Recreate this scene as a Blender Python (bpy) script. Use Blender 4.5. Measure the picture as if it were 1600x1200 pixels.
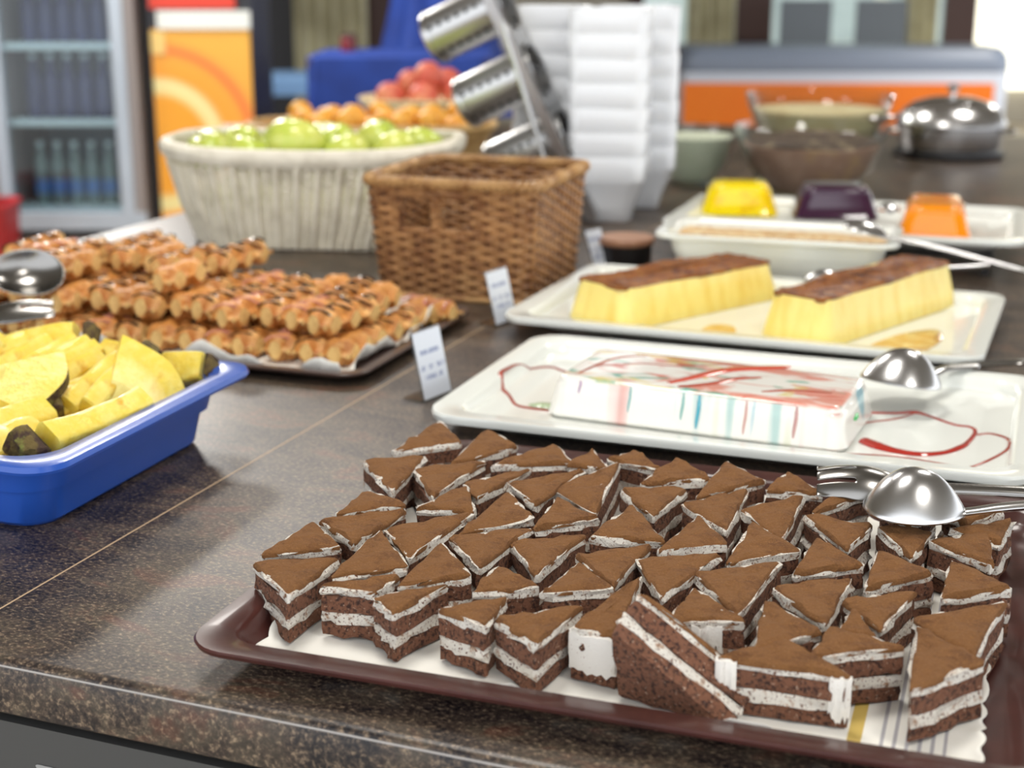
import bpy, bmesh, math, random
import numpy as np
from mathutils import Vector, Matrix, Euler
for o in list(bpy.data.objects): bpy.data.objects.remove(o)
S = bpy.context.scene; COL = S.collection
random.seed(7); RNG = np.random.default_rng(11)
rad = math.radians
# ------------------------------------------------------------------ camera
# z = 0 is the top of the buffet counter, the floor is 0.9 m below
FPX = 2300.0; PITCH = math.atan(650/FPX); YAW = rad(21); CAMH = 0.43
cd = bpy.data.cameras.new('camera'); cam = bpy.data.objects.new('camera', cd); COL.objects.link(cam)
cam.location = (0, 0, CAMH); cam.rotation_euler = (math.pi/2-PITCH, 0, YAW)
cd.sensor_width = 36; cd.lens = FPX/1600*36; cd.clip_start = .02; cd.clip_end = 100
cd.dof.use_dof = True; cd.dof.focus_distance = 1.04; cd.dof.aperture_fstop = 5.6
S.camera = cam
# ------------------------------------------------------------------ world, lights, exposure
S.view_settings.view_transform = 'Standard'; S.view_settings.look = 'None'
S.view_settings.gamma = 1; S.view_settings.use_curve_mapping = False
S.view_settings.exposure = 0.27
w = bpy.data.worlds.new('world'); S.world = w; w.use_nodes = True
w.node_tree.nodes['Background'].inputs[0].default_value = (.93, .96, 1, 1)
w.node_tree.nodes['Background'].inputs[1].default_value = 1.6
def area(name, loc, size, power, col=(1, .96, .9), rot=(0, 0, 0)):
    l = bpy.data.lights.new(name, 'AREA'); l.shape = 'RECTANGLE'; l.size, l.size_y = size; l.energy = power; l.color = col
    o = bpy.data.objects.new(name, l); COL.objects.link(o); o.location = loc; o.rotation_euler = rot
    return o
LIGHTS = [(-1.9, 3.3), (.3, 3.3), (-.8, 1.3), (.9, .4), (-3.9, 5.0), (1.0, 9.5)]
for i, (x, y) in enumerate(LIGHTS):
    area('panel_light', (x, y, 1.86), (.58, .58), 17 if i < 4 else 100)
# ------------------------------------------------------------------ pixel to point
_F = np.array([-math.sin(YAW)*math.cos(PITCH), math.cos(YAW)*math.cos(PITCH), -math.sin(PITCH)])
_R = np.array([math.cos(YAW), math.sin(YAW), 0.]); _U = np.cross(_R, _F); _FH = np.array([-math.sin(YAW), math.cos(YAW), 0.])
def PX(px, py, h=0.):
    d = _F*FPX+_R*(px-800)+_U*(600-py); t = (h-CAMH)/d[2]; p = np.array([0, 0, CAMH])+t*d
    return np.array([p[0], p[1], h])
def PD(px, py, dist):            # point at a given horizontal view distance
    d = _F*FPX+_R*(px-800)+_U*(600-py); t = dist/(d@_FH)
    return np.array([0, 0, CAMH])+t*d
# ------------------------------------------------------------------ materials
def lin(r, g, b):
    f = lambda c: (c/255/12.92 if c/255 <= .04045 else ((c/255+.055)/1.055)**2.4)
    return (f(r), f(g), f(b), 1)
def pm(name, rgb, rough=.5, metal=0, n=None, bump=None, coat=0, trans=0, sss=0, ssr=(.01, .006, .004), rnd=0, ior=1.5, stretch=None, n2=None, emit=0):
    m = bpy.data.materials.new(name); m.use_nodes = True; nt = m.node_tree; b = nt.nodes['Principled BSDF']
    c = lin(*rgb); b.inputs['Base Color'].default_value = c
    b.inputs['Roughness'].default_value = rough; b.inputs['Metallic'].default_value = metal; b.inputs['IOR'].default_value = ior
    b.inputs['Coat Weight'].default_value = coat; b.inputs['Coat Roughness'].default_value = .08; b.inputs['Transmission Weight'].default_value = trans
    if sss: b.inputs['Subsurface Weight'].default_value = sss; b.inputs['Subsurface Radius'].default_value = ssr; b.inputs['Subsurface Scale'].default_value = 1
    tc = nt.nodes.new('ShaderNodeTexCoord'); vec = tc.outputs['Object']
    if stretch:
        mp = nt.nodes.new('ShaderNodeMapping'); mp.inputs['Scale'].default_value = stretch; nt.links.new(vec, mp.inputs[0]); vec = mp.outputs[0]
    col = None
    def noise(sc, det=4, ro=.6):
        x = nt.nodes.new('ShaderNodeTexNoise'); x.inputs['Scale'].default_value = sc; x.inputs['Detail'].default_value = det; x.inputs['Roughness'].default_value = ro
        nt.links.new(vec, x.inputs['Vector']); return x.outputs[0]
    def mixin(col, spec):
        sc, rgb2, lo, hi = spec[:4]
        mr = nt.nodes.new('ShaderNodeMapRange'); mr.inputs[1].default_value = lo; mr.inputs[2].default_value = hi; nt.links.new(noise(sc), mr.inputs[0])
        mx = nt.nodes.new('ShaderNodeMix'); mx.data_type = 'RGBA'; nt.links.new(mr.outputs[0], mx.inputs[0])
        if col is None: mx.inputs[6].default_value = c
        else: nt.links.new(col, mx.inputs[6])
        mx.inputs[7].default_value = lin(*rgb2); return mx.outputs[2]
    for sp in (n, n2):
        if sp: col = mixin(col, sp)
    if rnd:
        oi = nt.nodes.new('ShaderNodeObjectInfo'); hs = nt.nodes.new('ShaderNodeHueSaturation')
        mr = nt.nodes.new('ShaderNodeMapRange'); mr.inputs[3].default_value = 1-rnd; mr.inputs[4].default_value = 1+rnd
        nt.links.new(oi.outputs['Random'], mr.inputs[0]); nt.links.new(mr.outputs[0], hs.inputs['Value'])
        if col is None: hs.inputs['Color'].default_value = c
        else: nt.links.new(col, hs.inputs['Color'])
        col = hs.outputs[0]
    if col is not None: nt.links.new(col, b.inputs['Base Color'])
    if emit:
        b.inputs['Emission Strength'].default_value = emit; b.inputs['Emission Color'].default_value = c
    if bump:
        bp = nt.nodes.new('ShaderNodeBump'); bp.inputs['Strength'].default_value = bump[1]; bp.inputs['Distance'].default_value = bump[2]
        nt.links.new(noise(bump[0], 6, .65), bp.inputs['Height']); nt.links.new(bp.outputs[0], b.inputs['Normal'])
    return m
M = {}
M['cocoa'] = pm('cocoa', (138, 93, 50), .95, n=(70, (104, 64, 32), .48, .72), bump=(260, 1, .0045), n2=(700, (158, 110, 62), .52, .72))
M['sponge'] = pm('sponge', (124, 82, 60), .9, n=(330, (58, 34, 26), .48, .62), bump=(500, .9, .002), n2=(420, (190, 160, 138), .62, .70))
M['cream'] = pm('cream', (236, 230, 219), .6, n=(190, (176, 136, 104), .55, .68), bump=(300, 1, .003), n2=(520, (112, 68, 42), .57, .63))
M['cream_plain'] = pm('cream_plain', (236, 232, 224), .55, bump=(260, .6, .0015), n=(500, (150, 104, 76), .66, .71))
M['brown_tray'] = pm('brown_tray', (74, 40, 36), .28, n=(30, (60, 32, 30), .4, .7), coat=.3)
M['dark_tray'] = pm('dark_tray', (74, 56, 50), .35)
M['paper'] = pm('paper', (238, 236, 228), .75, n=(14, (222, 220, 214), .45, .7))
M['melamine'] = pm('melamine', (238, 241, 235), .14, coat=.4)
M['white_ceramic'] = pm('white_ceramic', (236, 239, 243), .2, coat=.3)
M['steel'] = pm('steel', (216, 216, 216), .24, 1, n=(8, (196, 196, 198), .4, .7))
M['steel_dark'] = pm('steel_dark', (150, 148, 145), .22, 1)
M['steel_matte'] = pm('steel_matte', (196, 196, 196), .32, 1)
M['hole'] = pm('hole', (24, 24, 26), .6)
M['blue'] = pm('blue_plastic', (36, 84, 178), .3, coat=.3)
M['pine'] = pm('pineapple_flesh', (246, 216, 76), .32, n=(60, (251, 229, 118), .42, .62), bump=(160, .8, .003), sss=.25, ssr=(.008, .006, .001), coat=.3, stretch=(1, 1, .4), n2=(50, (224, 174, 36), .58, .74))
M['rind'] = pm('pineapple_rind', (110, 92, 44), .75, n=(90, (66, 44, 30), .45, .6), bump=(150, 1, .004), n2=(60, (128, 132, 58), .6, .7))
M['core'] = pm('pineapple_core', (236, 222, 130), .4, n=(80, (220, 200, 100), .4, .6))
M['waffle'] = pm('waffle', (206, 140, 68), .5, n=(48, (168, 98, 44), .45, .68), bump=(160, .5, .002), rnd=.12, n2=(30, (236, 190, 122), .55, .7))
M['waffle_cut'] = pm('waffle_cut', (232, 192, 122), .7, n=(70, (200, 146, 78), .5, .7), bump=(260, .7, .0015))
M['choc'] = pm('chocolate', (48, 28, 24), .12, coat=.6)
M['pinkglaze'] = pm('pink_glaze', (206, 140, 128), .12, coat=.6)
M['flan'] = pm('flan', (250, 228, 132), .35, n=(40, (240, 206, 92), .45, .7), sss=.2, ssr=(.012, .009, .002), coat=.3, stretch=(1, 1, .12))
M['caramel'] = pm('caramel', (172, 102, 28), .16, n=(35, (120, 62, 24), .42, .66), bump=(85, 1, .012), n2=(60, (206, 148, 70), .6, .75))
M['caramel_pool'] = pm('caramel_pool', (214, 160, 74), .1, n=(40, (240, 214, 150), .45, .65), coat=.7, bump=(60, .5, .002))
M['syrup'] = pm('red_syrup', (176, 48, 38), .08, coat=.8)
M['syrup_loop'] = pm('red_syrup_loop', (166, 74, 60), .1, coat=.7)
M['syrup_thin'] = pm('red_syrup_thin', (176, 88, 72), .12, coat=.6)
M['wicker'] = pm('wicker', (176, 130, 84), .34, n=(40, (132, 88, 54), .42, .64), rnd=.12, n2=(25, (188, 146, 96), .6, .75))
M['wicker_rim'] = pm('wicker_rim', (182, 142, 92), .4, n=(30, (140, 98, 58), .45, .65))
M['wicker_dark'] = pm('wicker_dark', (112, 72, 44), .5, n=(40, (88, 54, 34), .42, .64))
M['wwicker'] = pm('white_wicker', (236, 229, 210), .5, n=(30, (212, 204, 184), .45, .65), rnd=.03)
M['apple'] = pm('green_apple', (190, 206, 84), .25, n=(18, (214, 216, 110), .42, .66), coat=.3, rnd=.06)
M['stem'] = pm('stem', (84, 62, 36), .7)
M['apricot'] = pm('apricot', (236, 172, 60), .4, n=(20, (222, 140, 50), .45, .7), rnd=.08)
M['peach'] = pm('peach', (206, 96, 76), .5, n=(18, (226, 150, 110), .48, .66), rnd=.08)
M['tan_basket'] = pm('tan_basket', (206, 170, 112), .55, n=(30, (182, 144, 88), .45, .65))
M['wood'] = pm('wood', (176, 134, 106), .5, n=(20, (156, 112, 86), .4, .6), stretch=(1, 6, 1))
M['black'] = pm('black_plastic', (28, 26, 27), .35)
M['glass'] = pm('glass', (250, 252, 250), .03, trans=1, ior=1.4)
M['acrylic'] = pm('acrylic', (236, 240, 240), .08, trans=.72, ior=1.2)
def thin_glass(name, tint, gl=.05, base=.04):
    m = bpy.data.materials.new(name); m.use_nodes = True; nt = m.node_tree; out = nt.nodes['Material Output']; nt.nodes.remove(nt.nodes['Principled BSDF'])
    tr = nt.nodes.new('ShaderNodeBsdfTransparent'); tr.inputs[0].default_value = tint; g_ = nt.nodes.new('ShaderNodeBsdfGlossy'); g_.inputs['Roughness'].default_value = gl
    lw = nt.nodes.new('ShaderNodeLayerWeight'); fr = nt.nodes.new('ShaderNodeMath'); fr.operation = 'POWER'; fr.inputs[1].default_value = 3.5; nt.links.new(lw.outputs['Facing'], fr.inputs[0]); mx = nt.nodes.new('ShaderNodeMixShader'); ad = nt.nodes.new('ShaderNodeMath'); ad.inputs[1].default_value = base
    nt.links.new(fr.outputs[0], ad.inputs[0]); nt.links.new(ad.outputs[0], mx.inputs[0]); nt.links.new(tr.outputs[0], mx.inputs[1]); nt.links.new(g_.outputs[0], mx.inputs[2]); nt.links.new(mx.outputs[0], out.inputs[0]); return m
M['glass'] = thin_glass('glass', (.93, .95, .94, 1)); M['acrylic'] = thin_glass('acrylic', (.86, .88, .88, 1), .1, .12)
M['crumble'] = pm('crumble', (238, 214, 168), .7, n=(90, (214, 160, 96), .45, .62), bump=(110, 1, .006))
M['jelly_yellow'] = pm('jelly_yellow', (254, 222, 6), .08, sss=.4, ssr=(.02, .016, .001), coat=.4, n=(20, (232, 180, 0), .5, .7))
M['jelly_purple'] = pm('jelly_purple', (62, 28, 56), .07, trans=.1, coat=.6)
M['jelly_orange'] = pm('jelly_orange', (255, 150, 4), .1, sss=.4, ssr=(.02, .01, .001), coat=.4)
M['pudding'] = pm('pudding', (204, 168, 148), .5, n=(14, (176, 136, 116), .42, .62), bump=(40, .6, .006), n2=(9, (206, 168, 116), .58, .7))
M['pudding_top'] = pm('pudding_top', (92, 74, 62), .5, n=(40, (190, 168, 136), .58, .66), bump=(60, 1, .008))
M['custard'] = pm('custard', (240, 222, 176), .4, n=(20, (226, 200, 150), .45, .65))
M['palegreen'] = pm('pale_green', (234, 238, 216), .45, n=(14, (222, 228, 202), .45, .65))
# ------------------------------------------------------------------ mesh helpers
def mk(name, V, Fc, mat, parent=None, loc=None, rot=None, smooth=True):
    me = bpy.data.meshes.new(name); me.from_pydata([tuple(map(float, v)) for v in V], [], [tuple(int(i) for i in f) for f in Fc])
    if isinstance(mat, (list, tuple)):
        for q in mat: me.materials.append(M[q] if isinstance(q, str) else q)
    else: me.materials.append(M[mat] if isinstance(mat, str) else mat)
    if smooth:
        me.polygons.foreach_set('use_smooth', [True]*len(me.polygons))
        try: me.set_sharp_from_angle(angle=rad(38))
        except Exception: pass
    o = bpy.data.objects.new(name, me); COL.objects.link(o)
    if parent: o.parent = parent
    if loc is not None: o.location = tuple(map(float, loc))
    if rot is not None: o.rotation_euler = rot
    return o
def tag(o, label=None, cat=None, group=None, kind=None):
    if label: o['label'] = label
    if cat: o['category'] = cat
    if group: o['group'] = group
    if kind: o['kind'] = kind
    return o
def thing(name, label, cat, loc=(0, 0, 0), rz=0, group=None):
    o = bpy.data.objects.new(name, None); COL.objects.link(o); o.empty_display_size = .05
    o.location = tuple(map(float, loc)); o.rotation_euler = (0, 0, rz); return tag(o, label, cat, group)
def copy_tree(o, parent=None):
    c = o.copy(); COL.objects.link(c); c.parent = parent
    for ch in o.children: copy_tree(ch, c)
    return c
class MB:
    def __init__(s): s.V = []; s.F = []
    def add(s, V, F):
        n = len(s.V); s.V += [tuple(v) for v in V]; s.F += [tuple(i+n for i in f) for f in F]; return s
    def box(s, a, b):
        (x0, y0, z0), (x1, y1, z1) = a, b
        V = [(x, y, z) for z in (z0, z1) for x, y in ((x0, y0), (x1, y0), (x1, y1), (x0, y1))]
        return s.add(V, [(3, 2, 1, 0), (4, 5, 6, 7), (0, 1, 5, 4), (1, 2, 6, 5), (2, 3, 7, 6), (3, 0, 4, 7)])
    def build(s, name, mat, parent=None, loc=None, rot=None, smooth=True): return mk(name, s.V, s.F, mat, parent, loc, rot, smooth)
def loft(rings, cap0=True, cap1=True, closed=True):
    k = len(rings[0]); V = [tuple(p) for r in rings for p in r]; F = []
    for i in range(len(rings)-1):
        for j in range(k if closed else k-1):
            a = i*k+j; b = i*k+(j+1) % k; F.append((a, b, b+k, a+k))
    if cap0: F.append(tuple(range(k-1, -1, -1)))
    if cap1: F.append(tuple(range((len(rings)-1)*k, len(rings)*k)))
    return V, F
def rrect(w, d, r, n=5):
    r = max(min(r, w/2-1e-4, d/2-1e-4), 1e-4); P = []
    for cx, cy, a0 in ((w/2-r, -d/2+r, -90), (w/2-r, d/2-r, 0), (-w/2+r, d/2-r, 90), (-w/2+r, -d/2+r, 180)):
        for i in range(n+1):
            a = rad(a0+90*i/n); P.append((cx+r*math.cos(a), cy+r*math.sin(a)))
    return P
def rloft(prof, n=6, **k):       # prof: (w, d, r, z)
    return loft([[(x, y, z) for x, y in rrect(w, d, r, n)] for w, d, r, z in prof], **k)
def lathe(prof, seg=40, cap0=True, cap1=True):
    return loft([[(r*math.cos(2*math.pi*j/seg), r*math.sin(2*math.pi*j/seg), z) for j in range(seg)] for r, z in prof], cap0, cap1)
def tube(path, r, k=6, closed=False, flat=1.0):
    P = [Vector(p) for p in path]; n = len(P); rings = []
    rr = r if hasattr(r, '__len__') else [r]*n
    for i in range(n):
        t = (P[(i+1) % n]-P[i-1]) if closed else (P[min(i+1, n-1)]-P[max(i-1, 0)])
        if t.length < 1e-9: t = Vector((1, 0, 0))
        t.normalize(); up = Vector((0, 0, 1)) if abs(t.z) < .95 else Vector((1, 0, 0))
        s = t.cross(up).normalized(); u = s.cross(t)
        rings.append([tuple(P[i]+s*(rr[i]*math.cos(2*math.pi*j/k))+u*(rr[i]*flat*math.sin(2*math.pi*j/k))) for j in range(k)])
    if closed:
        V = [p for q in rings for p in q]; F = []
        for i in range(n):
            for j in range(k):
                a = i*k+j; b = i*k+(j+1) % k; c = ((i+1) % n)*k
                F.append((a, b, c+(j+1) % k, c+j))
        return V, F
    return loft(rings)
def smoothpath(P, m=6):          # Catmull-Rom through points
    P = [np.array(p, float) for p in P]; out = []
    for i in range(len(P)-1):
        p0, p1, p2, p3 = P[max(i-1, 0)], P[i], P[i+1], P[min(i+2, len(P)-1)]
        for t in np.linspace(0, 1, m, endpoint=False):
            out.append(.5*((2*p1)+(-p0+p2)*t+(2*p0-5*p1+4*p2-p3)*t*t+(-p0+3*p1-3*p2+p3)*t**3))
    out.append(P[-1]); return out
# ------------------------------------------------------------------ room
def struct(name, mb, mat, smooth=False, label=None):
    o = mb.build(name, mat, smooth=smooth); o['kind'] = 'structure'
    if label: o['label'] = label
    return o
M['floor'] = pm('floor_tiles', (176, 164, 146), .3, n=(3, (160, 148, 132), .4, .7))
M['wall'] = pm('wall_paint', (196, 190, 174), .7, n=(4, (186, 180, 164), .4, .7))
M['ceil'] = pm('ceiling_paint', (150, 146, 138), .8, n=(2, (142, 138, 130), .4, .6))
struct('floor', MB().box((-9, -3, -1.0), (6, 15.5, -.9)), 'floor')
struct('ceiling', MB().box((-9, -1, 1.95), (6, 15.5, 2.05)), 'ceil')
for (x, y) in LIGHTS:
    t = thing('ceiling_light', 'square ceiling light panel above the buffet hall', 'light', (x, y, 1.95), group='square ceiling light panels')
    V, F = rloft([(.64, .64, .02, -.09), (.64, .64, .02, 0), ], 2, cap0=False, cap1=False); mk('frame', V, F, 'melamine', t)
# back wall stands square to the view, 13.2 m away; local x along the wall
WB = thing('wall_back', None, None, PD(800, 600, 13.3)*np.array([1, 1, 0])+np.array([0, 0, -.9]), YAW); del_keys = [k for k in ('label', 'category') if k in WB]
WB['kind'] = 'structure'
M['glasspane'] = pm('window_glass', (176, 192, 190), .1, n=(1.4, (120, 140, 138), .4, .6), n2=(1.1, (226, 226, 196), .56, .62), emit=.7)
M['brownwood'] = pm('brown_wood', (78, 52, 46), .5)
M['curtain'] = pm('curtain', (232, 228, 198), .8, n=(2, (196, 190, 158), .4, .6))
M['darkpanel'] = pm('dark_panel', (62, 62, 68), .5)
MB().box((-9.5, 0, 0), (7, .15, 1.05)).build('wall_base', 'wall', WB, smooth=False)
MB().box((-9.5, 0, 1.05), (7, .15, 2.85)).build('wall_upper', 'wall', WB, smooth=False)
def wx(px): return (px-800)/FPX*12.95
for a, b in ((1000, 1150), (1200, 1475), (1515, 1700)):
    MB().box((wx(a), -.06, .62 if a < 1500 else .3), (wx(b), -.02, 2.4)).build('window_pane', 'glasspane' if a < 1500 else pm('bright_window', (250, 246, 224), .3, emit=1.7), WB, smooth=False)
for a, b in ((985, 1003), (1146, 1202), (1468, 1518), (1700, 1730)):
    MB().box((wx(a), -.12, .1), (wx(b), 0, 2.6)).build('window_post', 'brownwood', WB, smooth=False)
def drape(name, x0, x1, z0, z1, mat, parent, amp=.05, waves=9, y=-.2, label=None):
    n = waves*8; top = []; bot = []
    V = []; F = []
    for k, z in enumerate((z0, z1)):
        for i in range(n+1):
            x = x0+(x1-x0)*i/n; V.append((x, y+amp*math.sin(i/8*2*math.pi), z))
        for i in range(n+1):
            x = x0+(x1-x0)*i/n; V.append((x, y+.02+amp*math.sin(i/8*2*math.pi), z))
    m = n+1
    for i in range(n):
        F.append((i, i+1, 2*m+i+1, 2*m+i)); F.append((m+i+1, m+i, 3*m+i, 3*m+i+1))
        F.append((2*m+i, 2*m+i+1, 3*m+i+1, 3*m+i)); F.append((i+1, i, m+i, m+i+1))
    return mk(name, V, F, mat, parent)
def wcurtain(px0, px1, label, mat='curtain', z0=.05, z1=2.55, y=-.22, waves=5):
    o = drape('curtain', wx(px0), wx(px1), z0, z1, mat, None, waves=waves, y=y)
    o.location = WB.location; o.rotation_euler = WB.rotation_euler; return tag(o, label, 'curtain')
wcurtain(465, 578, 'beige curtain hanging beside the dark wall panel', z0=.02)
wcurtain(1068, 1142, 'cream curtain left of the first brown window post', waves=4, z0=.55)
wcurtain(1400, 1452, 'narrow cream curtain between the two brown window posts', waves=3, z0=.55)
MB().box((wx(385), -.1, 0), (wx(468), 0, 2.6)).build('dark_panel', 'darkpanel', WB, smooth=False)
MB().box((wx(576), -.1, 0), (wx(640), 0, 2.6)).build('wood_post', 'brownwood', WB, smooth=False)
struct('wall_left', MB().box((-9.2, -1, -.9), (-9, 15.5, 1.95)), 'wall')
# ------------------------------------------------------------------ counter
def granite():
    m = bpy.data.materials.new('granite_laminate'); m.use_nodes = True; nt = m.node_tree; b = nt.nodes['Principled BSDF']
    tc = nt.nodes.new('ShaderNodeTexCoord'); L = nt.links.new
    def nz(sc, det, ro, dist=0, st=(1, 1, 1)):
        mp = nt.nodes.new('ShaderNodeMapping'); mp.inputs['Scale'].default_value = st; mp.inputs['Rotation'].default_value = (0, 0, .6); L(tc.outputs['Object'], mp.inputs[0])
        x = nt.nodes.new('ShaderNodeTexNoise'); x.inputs['Scale'].default_value = sc; x.inputs['Detail'].default_value = det; x.inputs['Roughness'].default_value = ro; x.inputs['Distortion'].default_value = dist
        L(mp.outputs[0], x.inputs['Vector']); return x.outputs[0]
    def ramp(src, stops):
        r = nt.nodes.new('ShaderNodeValToRGB'); e = r.color_ramp.elements
        e[0].position, e[0].color = stops[0][0], lin(*stops[0][1]); e[1].position, e[1].color = stops[-1][0], lin(*stops[-1][1])
        for p, c in stops[1:-1]:
            q = e.new(p); q.color = lin(*c)
        L(src, r.inputs[0]); return r.outputs[0]
    fine = ramp(nz(250, 7, .72, .3, (1, 1.5, 1)), [(.38, (10, 10, 13)), (.46, (44, 38, 35)), (.55, (96, 82, 69)), (.64, (180, 156, 128))])
    big = ramp(nz(11, 5, .6, 1.2, (1, 1.8, 1)), [(.40, (12, 13, 24)), (.48, (62, 50, 44)), (.56, (90, 80, 66)), (.66, (112, 72, 56))])
    mx = nt.nodes.new('ShaderNodeMix'); mx.data_type = 'RGBA'; mx.blend_type = 'MIX'; mx.inputs[0].default_value = .54
    L(big, mx.inputs[6]); L(fine, mx.inputs[7]); L(mx.outputs[2], b.inputs['Base Color'])
    b.inputs['Roughness'].default_value = .36; b.inputs['Specular IOR Level'].default_value = .5
    bp = nt.nodes.new('ShaderNodeBump'); bp.inputs['Strength'].default_value = .12; bp.inputs['Distance'].default_value = .001; L(nz(220, 4, .6), bp.inputs['Height']); L(bp.outputs[0], b.inputs['Normal'])
    return m
M['granite'] = granite()
M['seam'] = pm('seam', (186, 160, 128), .5)
M['cabgrey'] = pm('cabinet_grey', (92, 92, 90), .5, n=(6, (86, 86, 84), .4, .6))
M['cabdark'] = pm('cabinet_dark', (70, 70, 69), .5)
YF = .690; XL = -1.52; XR = .62; YB = 4.15; JX = -.672
def slab(name, x0, x1, parent):
    prof = [(YB, -.042), (YF+.006, -.042), (YF+.001, -.038), (YF, -.03), (YF, -.006), (YF+.0012, -.003), (YF+.004, -.0008), (YF+.008, 0), (YB, 0)]
    return mk(name, *loft([[(x, y, z) for y, z in prof] for x in (x0, x1)]), 'granite', parent)
wt = thing('worktop', 'dark brown speckled granite-look worktop carrying the whole buffet', 'worktop')
slab('slab', XL, JX-.0008, wt); slab('slab', JX+.0008, XR, wt)
MB().box((JX-.0008, YF+.012, -.03), (JX+.0008, YB, .00015)).build('seam_strip', 'seam', wt, smooth=False)
mk('edge_strip', *tube([(XL+.001, YF+.0006, -.0042), (JX, YF+.0006, -.0042), (XR, YF+.0006, -.0042)], .0007, 5), pm('edge_grey', (168, 164, 160), .5), wt)
cb = thing('counter_base', 'grey panelled base cabinet under the granite worktop', 'counter', (0, 0, -.9))
MB().box((XL+.05, YF+.035, .08), (XR-.03, YB-.06, .858)).build('body', 'black', cb, smooth=False)
MB().box((XL+.05, YF+.012, .80), (XR-.03, YF+.035, .848)).build('top_rail', 'cabdark', cb, smooth=False)
for i in range(4):
    a = XL+.05+i*.52
    MB().box((a+.002, YF+.006, .09), (a+.518, YF+.034, .798)).build('front_panel', 'cabgrey', cb, smooth=False)
MB().box((XL+.09, YF+.09, 0), (XR-.06, YB-.12, .08)).build('plinth', 'black', cb, smooth=False)
V, F = [], []
for (cx, cy, ax) in ((-.60, .818, .008), (-.572, .816, .014)):
    n = len(V); V += [(cx+ax*math.cos(a)*(1+.2*math.sin(3*a)), YF+.0045+.0007, cy+.004*math.sin(a)*(1+.3*math.cos(2*a))) for a in np.linspace(0, 2*math.pi, 18, endpoint=False)]; F.append(tuple(range(n, n+18)))
mk('paint_chip', V, F, pm('paint_chip', (150, 150, 148), .6), cb, loc=(0, .0062, 0))
# ------------------------------------------------------------------ trays and plates
def tray_mesh(w, d, h, rim, r, t=.003, floor=None, foot=.03, lip=.004):
    fz = floor if floor is not None else t
    P = [(w-2*rim-foot, d-2*rim-foot, r*.7, 0), (w-2*rim-.006, d-2*rim-.006, r*.8, h*.55), (w-2*rim+.004, d-2*rim+.004, r*.85, h-lip), (w-.002, d-.002, r, h-lip-.001), (w, d, r, h-lip*.4), (w-.002, d-.002, r, h),
         (w-2*rim+.006, d-2*rim+.006, r*.85, h-.0008), (w-2*rim-.002, d-2*rim-.002, r*.8, h-.004), (w-2*rim-.008, d-2*rim-.008, r*.78, h*.5), (w-2*rim-foot*.9, d-2*rim-foot*.9, r*.6, fz+.0015), (w-2*rim-foot-.012, d-2*rim-foot-.012, r*.5, fz)]
    return rloft(P, 7)
def tray(name, label, cat, cx, cy, w, d, h, rim, r, rz, mat, **k):
    o = mk(name, *tray_mesh(w, d, h, rim, r, **k), mat, loc=(cx, cy, 0.0003), rot=(0, 0, rad(rz))); return tag(o, label, cat)
TIR = (-.238, .945, 2.0); GEL = (-.282, 1.378, .7); FLN = (-.353, 1.782, -.8); WAF = (-1.005, 1.507, 1.5); BLU = (-.972, 1.003, 2.0)
tray('serving_tray', 'shiny maroon-brown plastic tray holding the tiramisu pieces', 'tray', *TIR[:2], .536, .452, .022, .022, .03, TIR[2], 'brown_tray', foot=.03, lip=.003, floor=.003)
tray('serving_plate', 'white rectangular plate under the marbled white gelatin block', 'plate', *GEL[:2], .552, .338, .027, .024, .035, GEL[2], 'melamine', foot=.05, floor=.010, lip=.007)
tray('serving_plate', 'white rectangular plate under the two caramel flans', 'plate', *FLN[:2], .562, .356, .027, .024, .03, FLN[2], 'melamine', foot=.05, floor=.010, lip=.007)
tray('serving_tray', 'dark brown tray holding the pile of waffle fingers', 'tray', *WAF[:2], .625, .352, .015, .016, .03, WAF[2], 'dark_tray', foot=.03, lip=.003, floor=.003)
# ------------------------------------------------------------------ paper liners
def liner(name, label, cx, cy, w, d, rz, z, amp, mat, lift=.012, seed=1, wav=.016):
    rg = np.random.default_rng(seed); per = []
    for x0, y0, x1, y1 in ((-w/2, -d/2, w/2, -d/2), (w/2, -d/2, w/2, d/2), (w/2, d/2, -w/2, d/2), (-w/2, d/2, -w/2, -d/2)):
        L = math.hypot(x1-x0, y1-y0); n = int(L/.004)
        for i in range(n):
            t = i/n; s = t*L; nx, ny = (y1-y0)/L, -(x1-x0)/L; a = amp*abs(math.sin(math.pi*s/wav))
            per.append((x0+(x1-x0)*t+nx*a, y0+(y1-y0)*t+ny*a, nx, ny, s))
    rings = []
    for f_, zf in ((.90, 0), (.955, .12), (.985, .55), (1.0, 1.0)):
        R = []
        for k, (x, y, nx, ny, s) in enumerate(per):
            wv = .55+.45*math.sin(s*38+seed)+.25*math.sin(s*91+2*seed)
            R.append((x*f_, y*f_, z+lift*zf*max(wv, .15)))
        rings.append(R)
    V, F = loft(rings, cap0=False, cap1=False); k = len(per); F.append(tuple(range(k)))
    o = mk(name, V, F, mat, loc=(cx, cy, 0), rot=(0, 0, rad(rz)))
    sm = o.modifiers.new('thickness', 'SOLIDIFY'); sm.thickness = .0003; sm.offset = 1
    return tag(o, label, 'paper liner')
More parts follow.
